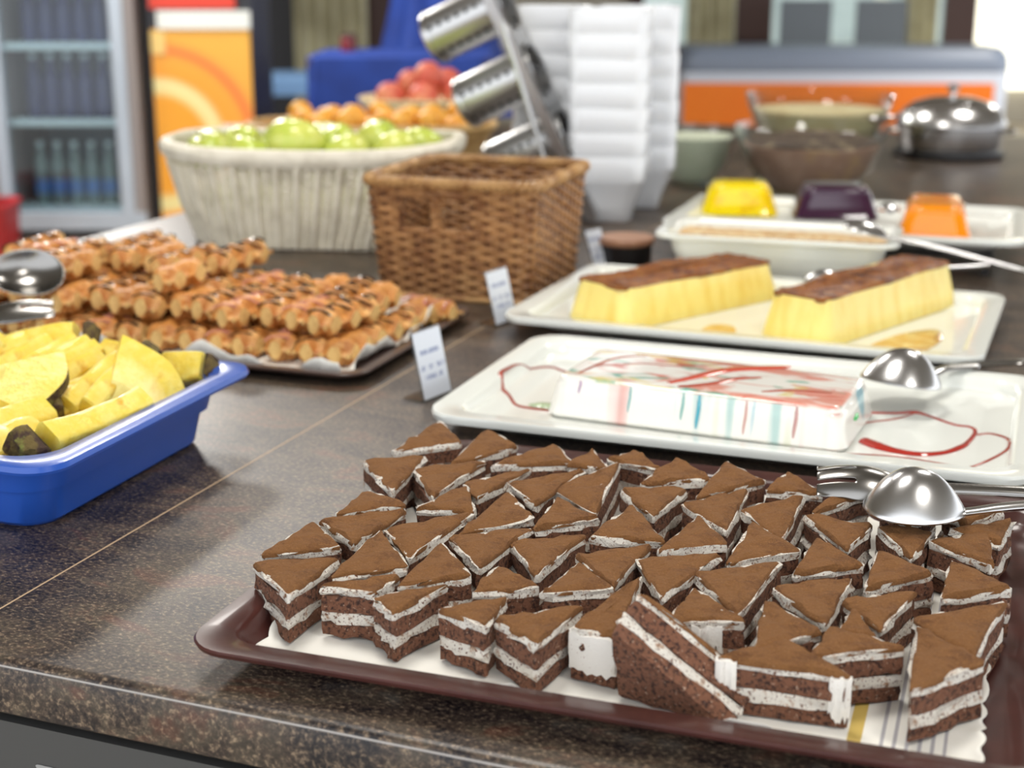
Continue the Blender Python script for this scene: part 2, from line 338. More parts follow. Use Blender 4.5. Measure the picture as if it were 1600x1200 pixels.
def doily_mat():
    m = pm('doily_paper', (240, 238, 230), .6); nt = m.node_tree; b = nt.nodes['Principled BSDF']; L = nt.links.new
    tc = nt.nodes.new('ShaderNodeTexCoord'); sx = nt.nodes.new('ShaderNodeSeparateXYZ'); L(tc.outputs['Object'], sx.inputs[0])
    def math_(op, a, bb):
        q = nt.nodes.new('ShaderNodeMath'); q.operation = op
        for i, v in enumerate((a, bb)):
            if isinstance(v, (int, float)): q.inputs[i].default_value = v
            else: L(v, q.inputs[i])
        return q.outputs[0]
    # printed grey stripes and a gold border line, as on a printed doily
    st = math_('GREATER_THAN', math_('SINE', math_('MULTIPLY', sx.outputs[0], 900), 0), .55)
    band = math_('MULTIPLY', math_('GREATER_THAN', sx.outputs[0], .165), math_('LESS_THAN', sx.outputs[0], .205))
    mx = nt.nodes.new('ShaderNodeMix'); mx.data_type = 'RGBA'; L(math_('MULTIPLY', st, band), mx.inputs[0]); mx.inputs[6].default_value = lin(240, 238, 230); mx.inputs[7].default_value = lin(176, 174, 178)
    g = math_('MULTIPLY', math_('GREATER_THAN', sx.outputs[0], .150), math_('LESS_THAN', sx.outputs[0], .158))
    mx2 = nt.nodes.new('ShaderNodeMix'); mx2.data_type = 'RGBA'; L(g, mx2.inputs[0]); L(mx.outputs[2], mx2.inputs[6]); mx2.inputs[7].default_value = lin(206, 178, 96); L(mx2.outputs[2], b.inputs['Base Color'])
    return m
M['doily'] = doily_mat()
liner('paper_liner', 'white scalloped paper doily under the tiramisu pieces', TIR[0]-.010, TIR[1]-.008, .444, .376, TIR[2], .0042, .0035, 'doily', lift=.012, seed=2, wav=.022)
liner('paper_liner', 'white crinkled paper liner under the waffle fingers', WAF[0], WAF[1]-.002, .565, .296, WAF[2], .0042, .004, 'paper', lift=.024, seed=5, wav=.03)
# ------------------------------------------------------------------ tiramisu
def outline(tri, n=8, jit=.0007, rnd=.12, seed=0):
    rg = np.random.default_rng(seed); T = [np.array(t, float) for t in tri]; P = []
    if (T[1][0]-T[0][0])*(T[2][1]-T[0][1])-(T[1][1]-T[0][1])*(T[2][0]-T[0][0]) < 0: T = [T[0], T[2], T[1]]
    c = sum(T)/3
    for i in range(3):
        a, b = T[i], T[(i+1) % 3]; e = (b-a)/np.linalg.norm(b-a); nrm = np.array([e[1], -e[0]])
        ts = np.linspace(.03, .97, n)
        w_ = rg.normal(0, jit, n); w_ = w_+.5*np.roll(w_, 1)
        for t, q in zip(ts, w_): P.append(a+(b-a)*t+nrm*q)
    return P
def layer(tri, z0, z1, seed, jit, bulge=0.0004):
    A = outline(tri, seed=seed, jit=jit); B = outline(tri, seed=seed+1, jit=jit); C = outline(tri, seed=seed+2, jit=jit)
    c = sum(A)/len(A); g = lambda P, k: [c+(p-c)*k for p in P]; rg = np.random.default_rng(seed+9); zz = rg.normal(0, .0005, len(A))
    R = [[(p[0], p[1], z0+q) for p, q in zip(A, zz)], [(p[0], p[1], (z0+z1)/2) for p in g(B, 1+bulge*20)], [(p[0], p[1], z1+q) for p, q in zip(C, zz[::-1])]]
    return loft(R)
def cocoa_top(tri, z, seed):
    rg = np.random.default_rng(seed); O = outline(tri, seed=seed+2, jit=.0006); c = sum(O)/len(O); ph = rg.uniform(0, 6, 4); rings = []
    def h(p, k): return .0014*math.sin(p[0]*140+ph[0])*math.sin(p[1]*150+ph[1])+.0009*math.sin(p[0]*330+ph[2])*math.cos(p[1]*300+ph[3])
    edge = [1.004-.035*max(0, rg.normal(-.2, .7)) for _ in O]
    for k, dz in ((1.0, -.0022), (1.0, -.0002), (.93, .0016), (.7, .0024), (.4, .0026), (.12, .0026)):
        rings.append([(c[0]+(p[0]-c[0])*k*e, c[1]+(p[1]-c[1])*k*e, z+dz+h(c+(p-c)*k, k)*(k < .99)) for p, e in zip(O, edge)])
    return loft(rings, cap0=False)
HT = .0345; ZB = .0055
def tira_parts(t, tri, seed, H=HT, creamy=0):
    f = H/.0415; z = [0, .0105*f, .0200*f, .0335*f, .0405*f]
    mk('sponge_layer', *layer(tri, z[0], z[1], seed, .0007), 'sponge', t)
    mk('cream_layer', *layer(tri, z[1], z[2], seed+20, .0010, .001), 'cream', t)
    mk('sponge_layer', *layer(tri, z[2], z[3], seed+40, .0007), 'sponge', t)
    mk('cream_layer', *layer(tri, z[3], z[4], seed+60, .0009, .0006), 'cream', t)
    mk('cocoa_topping', *cocoa_top(tri, z[4], seed+80), 'cocoa', t)
def smear(t, p, q, z0, z1, seed):
    rg = np.random.default_rng(seed); p = np.array(p); q = np.array(q); e = q-p; L_ = np.linalg.norm(e); e /= L_; nn = np.array([e[1], -e[0]])
    if nn @ ((p+q)/2) < 0: nn = -nn
    R = []
    for i in range(11):
        u_ = i/10; zz0 = z0+abs(rg.normal(0, .003)); zz1 = z1-abs(rg.normal(0, .0012)); th = .0022*math.sin(math.pi*min(max(u_, .06), .94))**.5+.0004; c_ = p+e*L_*u_
        R.append([tuple(c_-nn*.002)+(zz0,), tuple(c_+nn*th*.8)+(zz0+.001,), tuple(c_+nn*th*(1+.3*rg.normal()))+((zz0*2+zz1)/3,), tuple(c_+nn*th*(1+.3*rg.normal()))+((zz0+zz1*2)/3,), tuple(c_+nn*th*.8)+(zz1-.001,), tuple(c_-nn*.002)+(zz1,)])
    mk('cream_smear', *loft(R), 'cream_plain', t)
TL = 'triangular tiramisu piece with cocoa top in the inner rows of the brown tray'
TRI = [ # top corners in the photograph, height factor, own label
 (((689,659),(619,704),(717,692)), 1, 'tiramisu piece at the tray corner closest to the white gelatin plate and the blue container'), (((762,673),(707,724),(807,698)), 1, None), (((572,721),(662,715),(612,767)), 1, None),
 (((649,734),(754,721),(677,777)), 1, None), (((771,728),(865,694),(891,724)), 1, None), (((728,756),(827,734),(749,779)), 1, None),
 (((797,756),(908,736),(835,786)), 1, None), (((576,767),(631,790),(530,804)), 1, None), (((503,816),(629,799),(552,846)), 1, None),
 (((730,762),(655,792),(739,799)), 1, None), (((610,826),(736,807),(644,867)), 1, None), (((794,773),(722,829),(831,809)), 1, None),
 (((707,839),(827,827),(749,887)), 1, None), (((488,818),(527,852),(411,867)), 1, None), (((401,882),(524,874),(449,930)), 1, None),
 (((595,831),(523,898),(634,884)), 1, None), (((692,850),(627,912),(736,899)), 1, None), (((505,917),(586,927),(622,903)), 1, None),
 (((588,932),(697,915),(617,955)), 1, None), (((779,886),(739,926),(839,918)), 1, None), (((690,952),(790,936),(758,978)), 1, None),
 (((779,968),(906,949),(838,1003)), 1, None), (((925,704),(888,727),(947,732)), 1, None), (((950,719),(988,706),(1028,732)), 1, None),
 (((966,727),(871,764),(930,799)), 1, None), (((1060,719),(1006,752),(1109,749)), 1, None), (((972,767),(1067,764),(1019,805)), 1, None),
 (((1135,722),(1090,778),(1191,752)), 1, None), (((1069,790),(1165,766),(1133,831)), 1, None), (((1232,740),(1199,764),(1283,771)), 1, None),
 (((1163,796),(1255,779),(1221,839)), 1, None), (((870,782),(837,824),(932,809)), 1, None), (((803,850),(910,837),(839,895)), 1, None),
 (((985,794),(925,837),(1032,842)), 1, None), (((901,869),(1011,854),(955,914)), 1, None), (((1090,807),(1030,863),(1131,848)), 1, None),
 (((1172,820),(1139,878),(1244,857)), 1, None), (((1000,874),(1122,871),(1037,929)), 1, None), (((1088,897),(1214,880),(1150,959)), 1, None),
 (((904,880),(850,930),(955,921)), 1, None), (((1086,920),(1050,970),(1161,974)), 1, None),
 (((1000,902),(897,977),(964,992)), 1, 'tiramisu piece with a cream-smeared white side beside the toppled piece'),
 (((1128,1026),(1322,1052),(1225,1003)), 1, 'wide tiramisu piece with white cream on both ends next to the toppled piece'),
 (((1299,982),(1262,1029),(1406,1010)), 1, None), (((1436,980),(1427,1077),(1535,1036)), 1, 'tiramisu piece with a crater in its cocoa beside the bare patch of doily'),
 (((1319,756),(1273,800),(1355,771)), 1, None), (((1261,806),(1359,820),(1323,859)), 1, None), (((1372,826),(1455,830),(1422,868)), 1, 'tiramisu piece right under the bowl of the serving spoon'),
 (((1486,828),(1578,815),(1560,846)), 1, 'tiramisu piece with bare white cream along its edge under the spoon handle'),
 (((1456,846),(1544,829),(1547,884)), 1, None), (((1275,843),(1241,896),(1344,881)), 1, None),
 (((1375,863),(1356,915),(1456,896)), 1, None), (((1490,876),(1475,934),(1578,921)), 1, None), (((1211,921),(1327,906),(1287,974)), 1, None),
 (((1322,940),(1428,927),(1375,981)), 1, None), (((1197,940),(1180,1018),(1280,987)), 1, None), (((1431,968),(1567,943),(1519,1021)), 1, None),
 (((1332,957),(1311,985),(1365,990)), 1, None), (((1378,792),(1462,790),(1420,818)), 1, None), (((1476,796),(1566,800),(1512,820)), 1, None)]
for i, (tp, hf, lab) in enumerate(TRI):
    ztop = ZB+HT*hf; Q = [PX(*p, ztop)[:2] for p in tp]; c = sum(Q)/3
    tl, tg = TL, 'tiramisu triangles in the middle of the brown tray'
    if c[1] > 1.085: tl, tg = 'tiramisu piece in the row along the tray side next to the gelatin plate', 'tiramisu triangles along the gelatin plate'
    elif c[1] < .80: tl, tg = "tiramisu piece in the row along the worktop's front edge", 'tiramisu triangles along the worktop edge'
    elif c[0] < -.445: tl, tg = 'tiramisu piece along the tray side facing the blue pineapple container', 'tiramisu triangles facing the blue container'
    t = thing('tiramisu_piece', lab or tl, 'cake', (c[0], c[1], ZB), group=None if lab else tg)
    tri = [(q-c)*1.10 for q in Q]; tira_parts(t, tri, 100+i*7, H=HT)
    if i not in (41, 42): t.rotation_euler = (random.uniform(-.035, .035), random.uniform(-.035, .035), 0); t.location.z += .0008
    if i == 41: smear(t, tri[1], tri[2], .004, HT-.001, 5); smear(t, tri[1]+.1*(tri[0]-tri[1]), tri[1], .012, HT-.001, 6)
    if i == 42: smear(t, tri[0], tri[0]+.16*(tri[1]-tri[0]), .010, HT, 7); smear(t, tri[0]+.84*(tri[1]-tri[0]), tri[1], .002, HT-.001, 8)
    if i == 40: smear(t, tri[1]+.3*(tri[2]-tri[1]), tri[1]+.7*(tri[2]-tri[1]), .012, HT-.002, 9)
# toppled piece, its sponge base turned to the front
bl = PX(968, 1088, .006); s = (.52*_R+.78*_FH+np.array([0, 0, .34])); s /= np.linalg.norm(s)
e2 = np.array([0, 0, 1.])-s[2]*s; e2 /= np.linalg.norm(e2); e1 = np.cross(e2, s)
t = thing('tiramisu_piece', 'toppled tiramisu piece lying on its side, sponge base facing outward', 'cake')
t.matrix_world = Matrix([[e1[i], e2[i], s[i], bl[i]] for i in range(3)]+[[0, 0, 0, 1]])
tira_parts(t, [(0, 0), (-.076, .0), (-.003, .054)], 991, H=.038)
def blob_sheet(path, rr, mat, parent, name='cream_smear'):
    return mk(name, *tube(path, rr, 8), mat, parent)
# ------------------------------------------------------------------ cutlery
def spoon_mesh(a=.047, b=.033, dep=.019, pointed=.12):
    V = [(0, 0, -dep)]; F = []; nr, ns = 9, 36
    for i in range(1, nr+1):
        q = i/nr
        for j in range(ns):
            an = 2*math.pi*j/ns; x = a*q*math.cos(an); y = b*q*math.sin(an)*(1-pointed*math.cos(an)); V.append((x, y, -dep*(1-q**2.2)))
    for j in range(ns): F.append((0, 1+j, 1+(j+1) % ns))
    for i in range(nr-1):
        for j in range(ns):
            p = 1+i*ns+j; q = 1+i*ns+(j+1) % ns; F.append((p, p+ns, q+ns, q))
    return V, F
def fork_mesh(a=.047, b=.034, dep=.017):
    V = []; F = []; nx, ny = 26, 26
    for i in range(nx+1):
        s_ = -1+2*i/nx
        for j in range(ny+1):
            t_ = -1+2*j/ny; wdt = math.sqrt(max(1-max(s_, -.35)**2, 0)) if s_ > -.35 else .935-.12*(-.35-s_)
            wdt = max(wdt, .12); q2 = min(1, (max(s_, -1)**2 if s_ > 0 else .55*s_**2)+(t_*wdt)**2*.95)
            V.append((a*s_, b*t_*wdt, -dep*(1-q2)))
    slots = [(8, 9), (17, 18)]
    for i in range(nx):
        for j in range(ny):
            if i < 11 and any(lo <= j <= hi-0 for lo, hi in slots): continue
            p = i*(ny+1)+j; F.append((p, p+ny+1, p+ny+2, p+1))
    return V, F
def handle_mesh(L, w0, w1, th, rise, x0):
    rings = []
    n = 16
    for i in range(n+1):
        t_ = i/n; x = x0+L*t_; wd = w0+(w1-w0)*(t_**1.6); z = rise*math.sin(min(t_*2.2, 1)*math.pi/2)-.004*t_
        th_ = th*(1.0 if t_ > .08 else .8); k = 1 if i < n else .6
        rings.append([(x, wd*k/2*math.cos(q), z+th_/2*math.sin(q)) for q in np.linspace(0, 2*math.pi, 12, endpoint=False)])
    return loft(rings)
def cutlery(kind, label, cat, bowl_at, handle_to, flip=False, a=.047, b=.033, dep=.019, L=.2, roll=0., mat='steel', rise=.01, w1=.018, solid=.0014):
    p = np.array(bowl_at, float); q = np.array(handle_to, float); x = (q-p)/np.linalg.norm(q-p); z = np.array([0, 0, 1.])-x[2]*x; z /= np.linalg.norm(z)
    if flip: z = -z
    y = np.cross(z, x); cr, sr = math.cos(roll), math.sin(roll); y, z = y*cr+z*sr, z*cr-y*sr
    t = thing('serving_'+kind, label, cat); t.matrix_world = Matrix([[x[i], y[i], z[i], p[i]] for i in range(3)]+[[0, 0, 0, 1]])
    V, F = spoon_mesh(a, b, dep) if kind == 'spoon' else fork_mesh(a, b, dep)
    o = mk('bowl' if kind == 'spoon' else 'fork_head', V, F, mat, t); o.data.polygons.foreach_set('use_smooth', [True]*len(o.data.polygons))
    md = o.modifiers.new('thickness', 'SOLIDIFY'); md.thickness = solid; md.offset = 0
    md = o.modifiers.new('round', 'SUBSURF'); md.levels = md.render_levels = 1
    mk('handle', *handle_mesh(L, .011, w1, .0065, (-rise if flip else rise), a-.006), mat, t)
    return t
# ------------------------------------------------------------------ gelatin block
def gel_mat():
    m = pm('marbled_gelatin', (238, 236, 228), .12, coat=.6, sss=.25, ssr=(.01, .01, .01)); nt = m.node_tree; b = nt.nodes['Principled BSDF']; L = nt.links.new
    tc = nt.nodes.new('ShaderNodeTexCoord')
    def nz(sc, st, det=2, dist=0, off=(0, 0, 0)):
        mp = nt.nodes.new('ShaderNodeMapping'); mp.inputs['Scale'].default_value = st; mp.inputs['Location'].default_value = off; L(tc.outputs['Object'], mp.inputs[0])
        x = nt.nodes.new('ShaderNodeTexNoise'); x.inputs['Scale'].default_value = sc; x.inputs['Detail'].default_value = det; x.inputs['Distortion'].default_value = dist; L(mp.outputs[0], x.inputs['Vector']); return x.outputs[0]
    def layer_(col, src, lo, hi, rgb, amt, hi2=None):
        mr = nt.nodes.new('ShaderNodeMapRange'); mr.inputs[1].default_value = lo; mr.inputs[2].default_value = hi; mr.inputs[4].default_value = amt; L(src, mr.inputs[0])
        mx = nt.nodes.new('ShaderNodeMix'); mx.data_type = 'RGBA'; L(mr.outputs[0], mx.inputs[0])
        if col is None: mx.inputs[6].default_value = lin(240, 238, 231)
        else: L(col, mx.inputs[6])
        mx.inputs[7].default_value = lin(*rgb); return mx.outputs[2]
    # runs down the sides: stretched along z
    side = layer_(None, nz(34, (1, .3, .05)), .58, .68, (160, 200, 196), .8)
    side = layer_(side, nz(46, (1, .3, .05), off=(3, 1, 0)), .66, .72, (110, 180, 200), .8)
    side = layer_(side, nz(26, (1, .3, .10), off=(7, 2, 0)), .60, .70, (222, 150, 140), .75)
    side = layer_(side, nz(30, (1, .3, .06), off=(11, 5, 0)), .62, .70, (206, 214, 170), .8)
    top = layer_(None, nz(16, (.6, 1.6, 1), 3, 1.5), .50, .60, (222, 128, 104), .8)
    top = layer_(top, nz(22, (.7, 1.5, 1), 3, 1.2, (4, 3, 0)), .57, .64, (90, 170, 150), .8)
    top = layer_(top, nz(20, (.8, 1.4, 1), 3, 1.2, (9, 1, 0)), .58, .65, (226, 206, 110), .7)
    top = layer_(top, nz(24, (.5, 1.8, 1), 2, 2, (1, 8, 0)), .58, .68, (208, 96, 78), .75)
    sx = nt.nodes.new('ShaderNodeSeparateXYZ'); L(tc.outputs['Normal'], sx.inputs[0])
    mr = nt.nodes.new('ShaderNodeMapRange'); mr.inputs[1].default_value = .45; mr.inputs[2].default_value = .85; L(sx.outputs[2], mr.inputs[0])
    mx = nt.nodes.new('ShaderNodeMix'); mx.data_type = 'RGBA'; L(mr.outputs[0], mx.inputs[0]); L(side, mx.inputs[6]); L(top, mx.inputs[7]); L(mx.outputs[2], b.inputs['Base Color'])
    return m
def loaf(w, d, h, r, taper, e=.006, z0=0):
    P = [(w-.004, d-.004, r, z0), (w, d, r, z0+.003)]
    for q in np.linspace(.2, .8, 4): P.append((w-taper*q, d-taper*q, r, z0+h*q))
    for a in np.linspace(0, math.pi/2, 6): P.append((w-taper-2*e*(1-math.cos(a)), d-taper-2*e*(1-math.cos(a)), max(r-e*(1-math.cos(a)), .002), z0+h-e+e*math.sin(a)))
    ww, dd = P[-1][0], P[-1][1]
    for k in (.75, .5, .25): P.append((ww*k, dd*k, .003, z0+h+.0008))
    return rloft(P, 5)
g = tag(mk('gelatin_block', *loaf(.292, .138, .039, .014, .016), gel_mat(), loc=(-.312, 1.350, .0115), rot=(0, 0, rad(-3))), 'glossy white gelatin block marbled with red, teal and yellow runs', 'dessert')
def plate_z(x, y, c=GEL, w=.552, d=.338, hh=.027, rim=.024, foot=.05, fz=.010):
    a = rad(c[2]); dx, dy = x-c[0], y-c[1]; u, v = abs(dx*math.cos(a)+dy*math.sin(a)), abs(-dx*math.sin(a)+dy*math.cos(a)); o = 0.
    for q, W in ((u, w), (v, d)):
        o = max(o, float(np.interp(q, [W/2-rim-foot/2-.006, W/2-rim-foot*.45, W/2-rim-.004, W/2-rim+.003, W/2], [fz, fz+.0015, hh*.5, hh, hh])))
    return o+.0003
def PXP(px, py):
    z = .0105
    for _ in range(12): p = PX(px, py, z); z = .5*z+.5*plate_z(p[0], p[1])
    return PX(px, py, z)
def syrup(name, label, pts, h, r, mat='syrup', flat=.5, m=6):
    P = smoothpath([tuple(PXP(x, y)) for x, y, *_ in pts], m); rr = np.interp(np.linspace(0, 1, len(P)), np.linspace(0, 1, len(pts)), [r*(q[2] if len(q) > 2 else 1) for q in pts])
    P = [(p[0], p[1], plate_z(p[0], p[1])+.0006) for p in P]
    return tag(mk(name, *tube(P, list(rr), 8, flat=flat), mat), label, 'sauce')
syrup('syrup_trail', 'looped red syrup trail at the plain end of the gelatin plate', [(886,582,.8), (860,574), (820,572), (790,578,1.4), (782,592,1.5), (795,618), (808,634), (840,640), (868,643,.8)], .0105, .0019, 'syrup_loop')
syrup('syrup_trail', 'long curling red syrup trail from the gelatin block toward the plate rim', [(1336,640,2), (1352,645,1.2), (1400,646,1.4), (1430,645,2.2), (1450,650,1.2), (1490,664), (1516,668), (1524,676,1.3), (1512,692,1.5), (1500,700,2.2), (1476,708,2), (1440,711,2.6), (1400,706,3.2), (1370,698,4.6), (1350,690,4.2)], .0105, .0016)
syrup('syrup_trail', 'thin hooked red syrup trail near the end of the gelatin plate', [(1526,680,.8), (1545,678), (1570,684,1.2), (1579,692,1.5), (1570,706), (1540,722), (1508,732,.7)], .0125, .0014, 'syrup_loop')
syrup('syrup_trail', 'fine pinkish syrup line along the front of the gelatin plate', [(990,676,.7), (1080,690), (1180,698), (1290,708), (1400,714), (1505,731,.7)], .0120, .0009, 'syrup_thin')
syrup('syrup_trail', 'faint pink syrup line inside the curling red trail', [(1336,664,1.6), (1360,660), (1400,655), (1428,647,.7)], .0105, .0012, 'syrup_thin')
syrup('syrup_pool', 'pale green syrup pool beside the end of the gelatin block', [(826,634,.4), (845,633,1.6), (864,636,1.6), (872,640,.5)], .0102, .006, pm('green_syrup', (186, 206, 170), .1, coat=.6), .12)
def top_line(pts, r, mat, name='syrup_streak'):
    iv = g.matrix_basis.inverted(); P = smoothpath([tuple(iv @ Vector(PX(x, y, .0513))) for x, y in pts], 5)
    mk(name, *tube(P, list(np.interp(np.linspace(0, 1, len(P)), [0, .3, .7, 1], [r*.5, r, r, r*.4])), 8, flat=.28), mat, g)
M['syrup_soft'] = pm('syrup_soft', (196, 84, 66), .1, coat=.7)
top_line([(1045,598), (1090,588), (1140,578), (1200,575), (1235,573)], .0070, 'syrup_soft')
top_line([(1060,604), (1110,600), (1150,592), (1190,590)], .0045, 'syrup_thin')
top_line([(930,572), (1000,568), (1060,572), (1130,570)], .0018, 'syrup_thin')
top_line([(1190,612), (1240,610), (1300,614)], .003, 'syrup_thin')
top_line([(905,582), (960,560), (1010,556)], .002, 'syrup_thin')
def side_run(px, py0, py1, rgb, r=.0012):
    iv = g.matrix_basis.inverted(); y_ = -.138/2
    top = iv @ Vector(PX(px, py0, .048)); L_ = (py1-py0)/75*.036; pts = [(top.x, y_+.0075-.0078*min(1, q*1.0), 0.037-q*L_) for q in np.linspace(0.02, 1, 6)]
    pts = [(x+.0006*math.sin(i), -(.138-.016*z/.039)/2+.0003 if z < .034 else -.0605, z) for i, (x, _, z) in enumerate(pts)]
    mk('colour_run', *tube(pts, [r*.6, r, r, r, r*.9, r*.5], 6), pm('run_%d' % px, rgb, .12, coat=.6), g)
side_run(985, 605, 655, (132, 186, 186)); side_run(1090, 620, 685, (86, 176, 196), .002); side_run(1064, 618, 670, (150, 196, 190), .0016)
side_run(1168, 625, 690, (214, 168, 160), .0014); side_run(1250, 630, 690, (206, 160, 156), .0018); side_run(1305, 690, 704, (96, 190, 120), .002)
side_run(900, 600, 625, (196, 168, 196), .0014)
cutlery('spoon', 'upturned steel spoon resting on the gelatin plate beside the block', 'spoon', PX(1410, 598, .036), PX(1410, 598, .036)+np.array([.05, .10, -.02])*2, True, .042, .040, .034, .10, rise=.012)
cutlery('spoon', 'large upturned steel spoon lying across the tiramisu', 'spoon', PX(1428, 796, .050), PX(1640, 812, .050), True, .037, .035, .031, .2, rise=.012, w1=.016)
cutlery('fork', 'steel salad fork half hidden behind the large spoon on the tiramisu', 'fork', PX(1346, 757, .048), PX(1700, 786, .044), True, .034, .021, .012, .22, rise=.004, w1=.014, roll=.35, mat='steel_dark')
# ------------------------------------------------------------------ flans
def densify(P, st):
    out = []
    for i in range(len(P)):
        a_, b_ = np.array(P[i]), np.array(P[(i+1) % len(P)]); n_ = max(1, int(np.linalg.norm(b_-a_)/st)); out += [tuple(a_+(b_-a_)*k/n_) for k in range(n_)]
    return out
def flan(label, A, B, C_, ztop, seed):
    A, B, C_ = [np.array(q[:2]) for q in (A, B, C_)]; u = (C_-B); Lg = np.linalg.norm(u); u /= Lg; v = np.array([-u[1], u[0]]); Wd = abs((A-B)@v); c = B+u*Lg/2+v*Wd/2
    t = thing('flan', label, 'flan', (c[0], c[1], .0107), math.atan2(u[1], u[0]))
    P = [(Lg-.002, Wd-.002, .02, 0)]; tp = .02
    for q in (.05, .3, .6, .9, 1): P.append((Lg-tp*q, Wd-tp*q, .02, ztop*q))
    Vf, Ff = rloft(P, 9); Vf = [(x*(1+.012*math.sin(y*60+seed)), y*(1+.03*math.sin(x*45+seed)), z+(.002*math.sin(x*38+seed) if z > ztop*.95 else 0)*1.0) for x, y, z in Vf]; mk('custard', Vf, Ff, 'flan', t)
    R = []; rg = np.random.default_rng(seed)
    for k, dz in [(1.0, -.004), (1.0, .0005)]+[(q, .0038-.0026*q**6) for q in np.linspace(.975, .03, 26)]:
        R.append([((Lg-tp)*k*x, (Wd-tp)*k*y*(1+.03*math.sin((Lg-tp)*k*x*45+seed)), ztop+dz+.0012+.002*math.sin((Lg-tp)*k*x*38+seed)+(rg.normal(0, .00075) if k < .99 else 0)) for x, y in densify(rrect(1, 1, .12, 6), .018)])
    mk('caramel_top', *loft(R, cap0=False), 'caramel', t)
    return t
flan('caramel flan loaf on the side of the plate near the wicker basket', PX(893, 490, .012), PX(972, 517, .012), PX(1225, 464, .012), .047, 1)
flan('larger caramel flan loaf beside the open end of its plate', PX(1148, 533, .012), PX(1288, 545, .012), PX(1502, 474, .012), .052, 2)
def pool(label, pts, h, mat):
    P = [PX(x, y, h) for x, y in pts]; c = sum(P)/len(P); n = len(P); Q = smoothpath([tuple(p-c) for p in P]+[tuple(P[0]-c)], 5)[:-1]
    V, F = loft([[(x*k, y*k, z) for x, y, _ in Q] for k, z in ((1, 0), (.97, .0009), (.6, .0012), (.1, .0012))], cap0=False)
    return tag(mk('caramel_pool', V, F, mat, loc=c), label, 'sauce')
pool('caramel sauce pooled in front of the larger flan', [(1340,548), (1370,556), (1440,550), (1472,530), (1462,515), (1400,524)], .0106, 'caramel_pool')
pool('caramel sauce pooled between the two flans', [(1090,520), (1118,527), (1146,526), (1146,510), (1110,508)], .0106, 'caramel_pool')
cutlery('spoon', 'steel spoon behind the larger flan, handle over the plate edge', 'spoon', PX(1288, 437, .034), PX(1600, 424, .034), True, .030, .022, .014, .21, rise=.006, w1=.014)
cutlery('spoon', 'steel serving spoon lying on the worktop between the two white plates', 'spoon', PX(1420, 583, .012), PX(1592, 566, .03), False, .03, .018, .008, .095, rise=.004, w1=.016, mat='steel_dark')
# ------------------------------------------------------------------ blue container and pineapple
t = thing('food_container', 'deep blue plastic gastronorm container full of pineapple', 'container', (BLU[0], BLU[1], .0003), rad(BLU[2]))
w_, d_ = .538, .332
P = [(w_-.088, d_-.088, .025, 0), (w_-.078, d_-.078, .03, .004), (w_-.066, d_-.066, .032, .034), (w_-.056, d_-.056, .034, .0345), (w_-.044, d_-.044, .036, .060), (w_-.002, d_-.002, .03, .0605), (w_, d_, .03, .063), (w_-.003, d_-.003, .03, .067), (w_-.014, d_-.014, .028, .0685),
     (w_-.044, d_-.044, .034, .0675), (w_-.052, d_-.052, .034, .064), (w_-.064, d_-.064, .032, .038), (w_-.074, d_-.074, .03, .036), (w_-.088, d_-.088, .025, .006), (w_-.1, d_-.1, .02, .004)]
mk('body', *rloft(P, 8), 'blue', t)
# wedge of a pineapple slice: apex (core) at the origin, opening along +x, thickness along z
def wedge(name, r, ang, th, mat=('pine', 'rind', 'core'), seed=0, scallop=True):
    rg = np.random.default_rng(seed); n = 14; ri = r*.16; V = []; F = []; mi = []
    def arc(rr, z, jag=0):
        out = []
        for i in range(n+1):
            a = -ang/2+ang*i/n; q = rr*(1+jag*.012*math.sin(a*9+seed)); out.append((q*math.cos(a), q*math.sin(a), z))
        return out
    rings = []
    zs = [(-th/2, 0), (-th/2+.001, .0), (th/2-.001, 0), (th/2, 0)]
    rad_ = [(ri, 0), (r*.45, 0), (r*.75, .2), (r*.93, .3), (r, 1)]
    # side sheets at +z and -z, walls
    idx = {}
    for zi, z in enumerate((-th/2, th/2)):
        for k, (q, j) in enumerate(rad_):
            A = arc(q, z, j)
            if k == 4: A = [(x, y, z*(.82)) for x, y, z in A]
            elif k in (1, 2): A = [(x, y, zz*1.04) for x, y, zz in A]
            idx[zi, k] = len(V); V += A
    for k in range(4):
        for i in range(n):
            a, b = idx[1, k]+i, idx[1, k+1]+i; F.append((a, b, b+1, a+1)); mi.append(2 if k == 0 else 0)
            a, b = idx[0, k]+i, idx[0, k+1]+i; F.append((a+1, b+1, b, a)); mi.append(2 if k == 0 else 0)
    for i in range(n):
        a, b = idx[0, 4]+i, idx[1, 4]+i; F.append((a, a+1, b+1, b)); mi.append(1)
        a, b = idx[0, 0]+i, idx[1, 0]+i; F.append((a+1, a, b, b+1)); mi.append(2)
    for k in range(4):
        a, b, c, d = idx[0, k], idx[0, k+1], idx[1, k+1], idx[1, k]; F.append((a, b, c, d)); mi.append(0)
        F.append((d+n, c+n, b+n, a+n)); mi.append(0)
    return V, F, mi
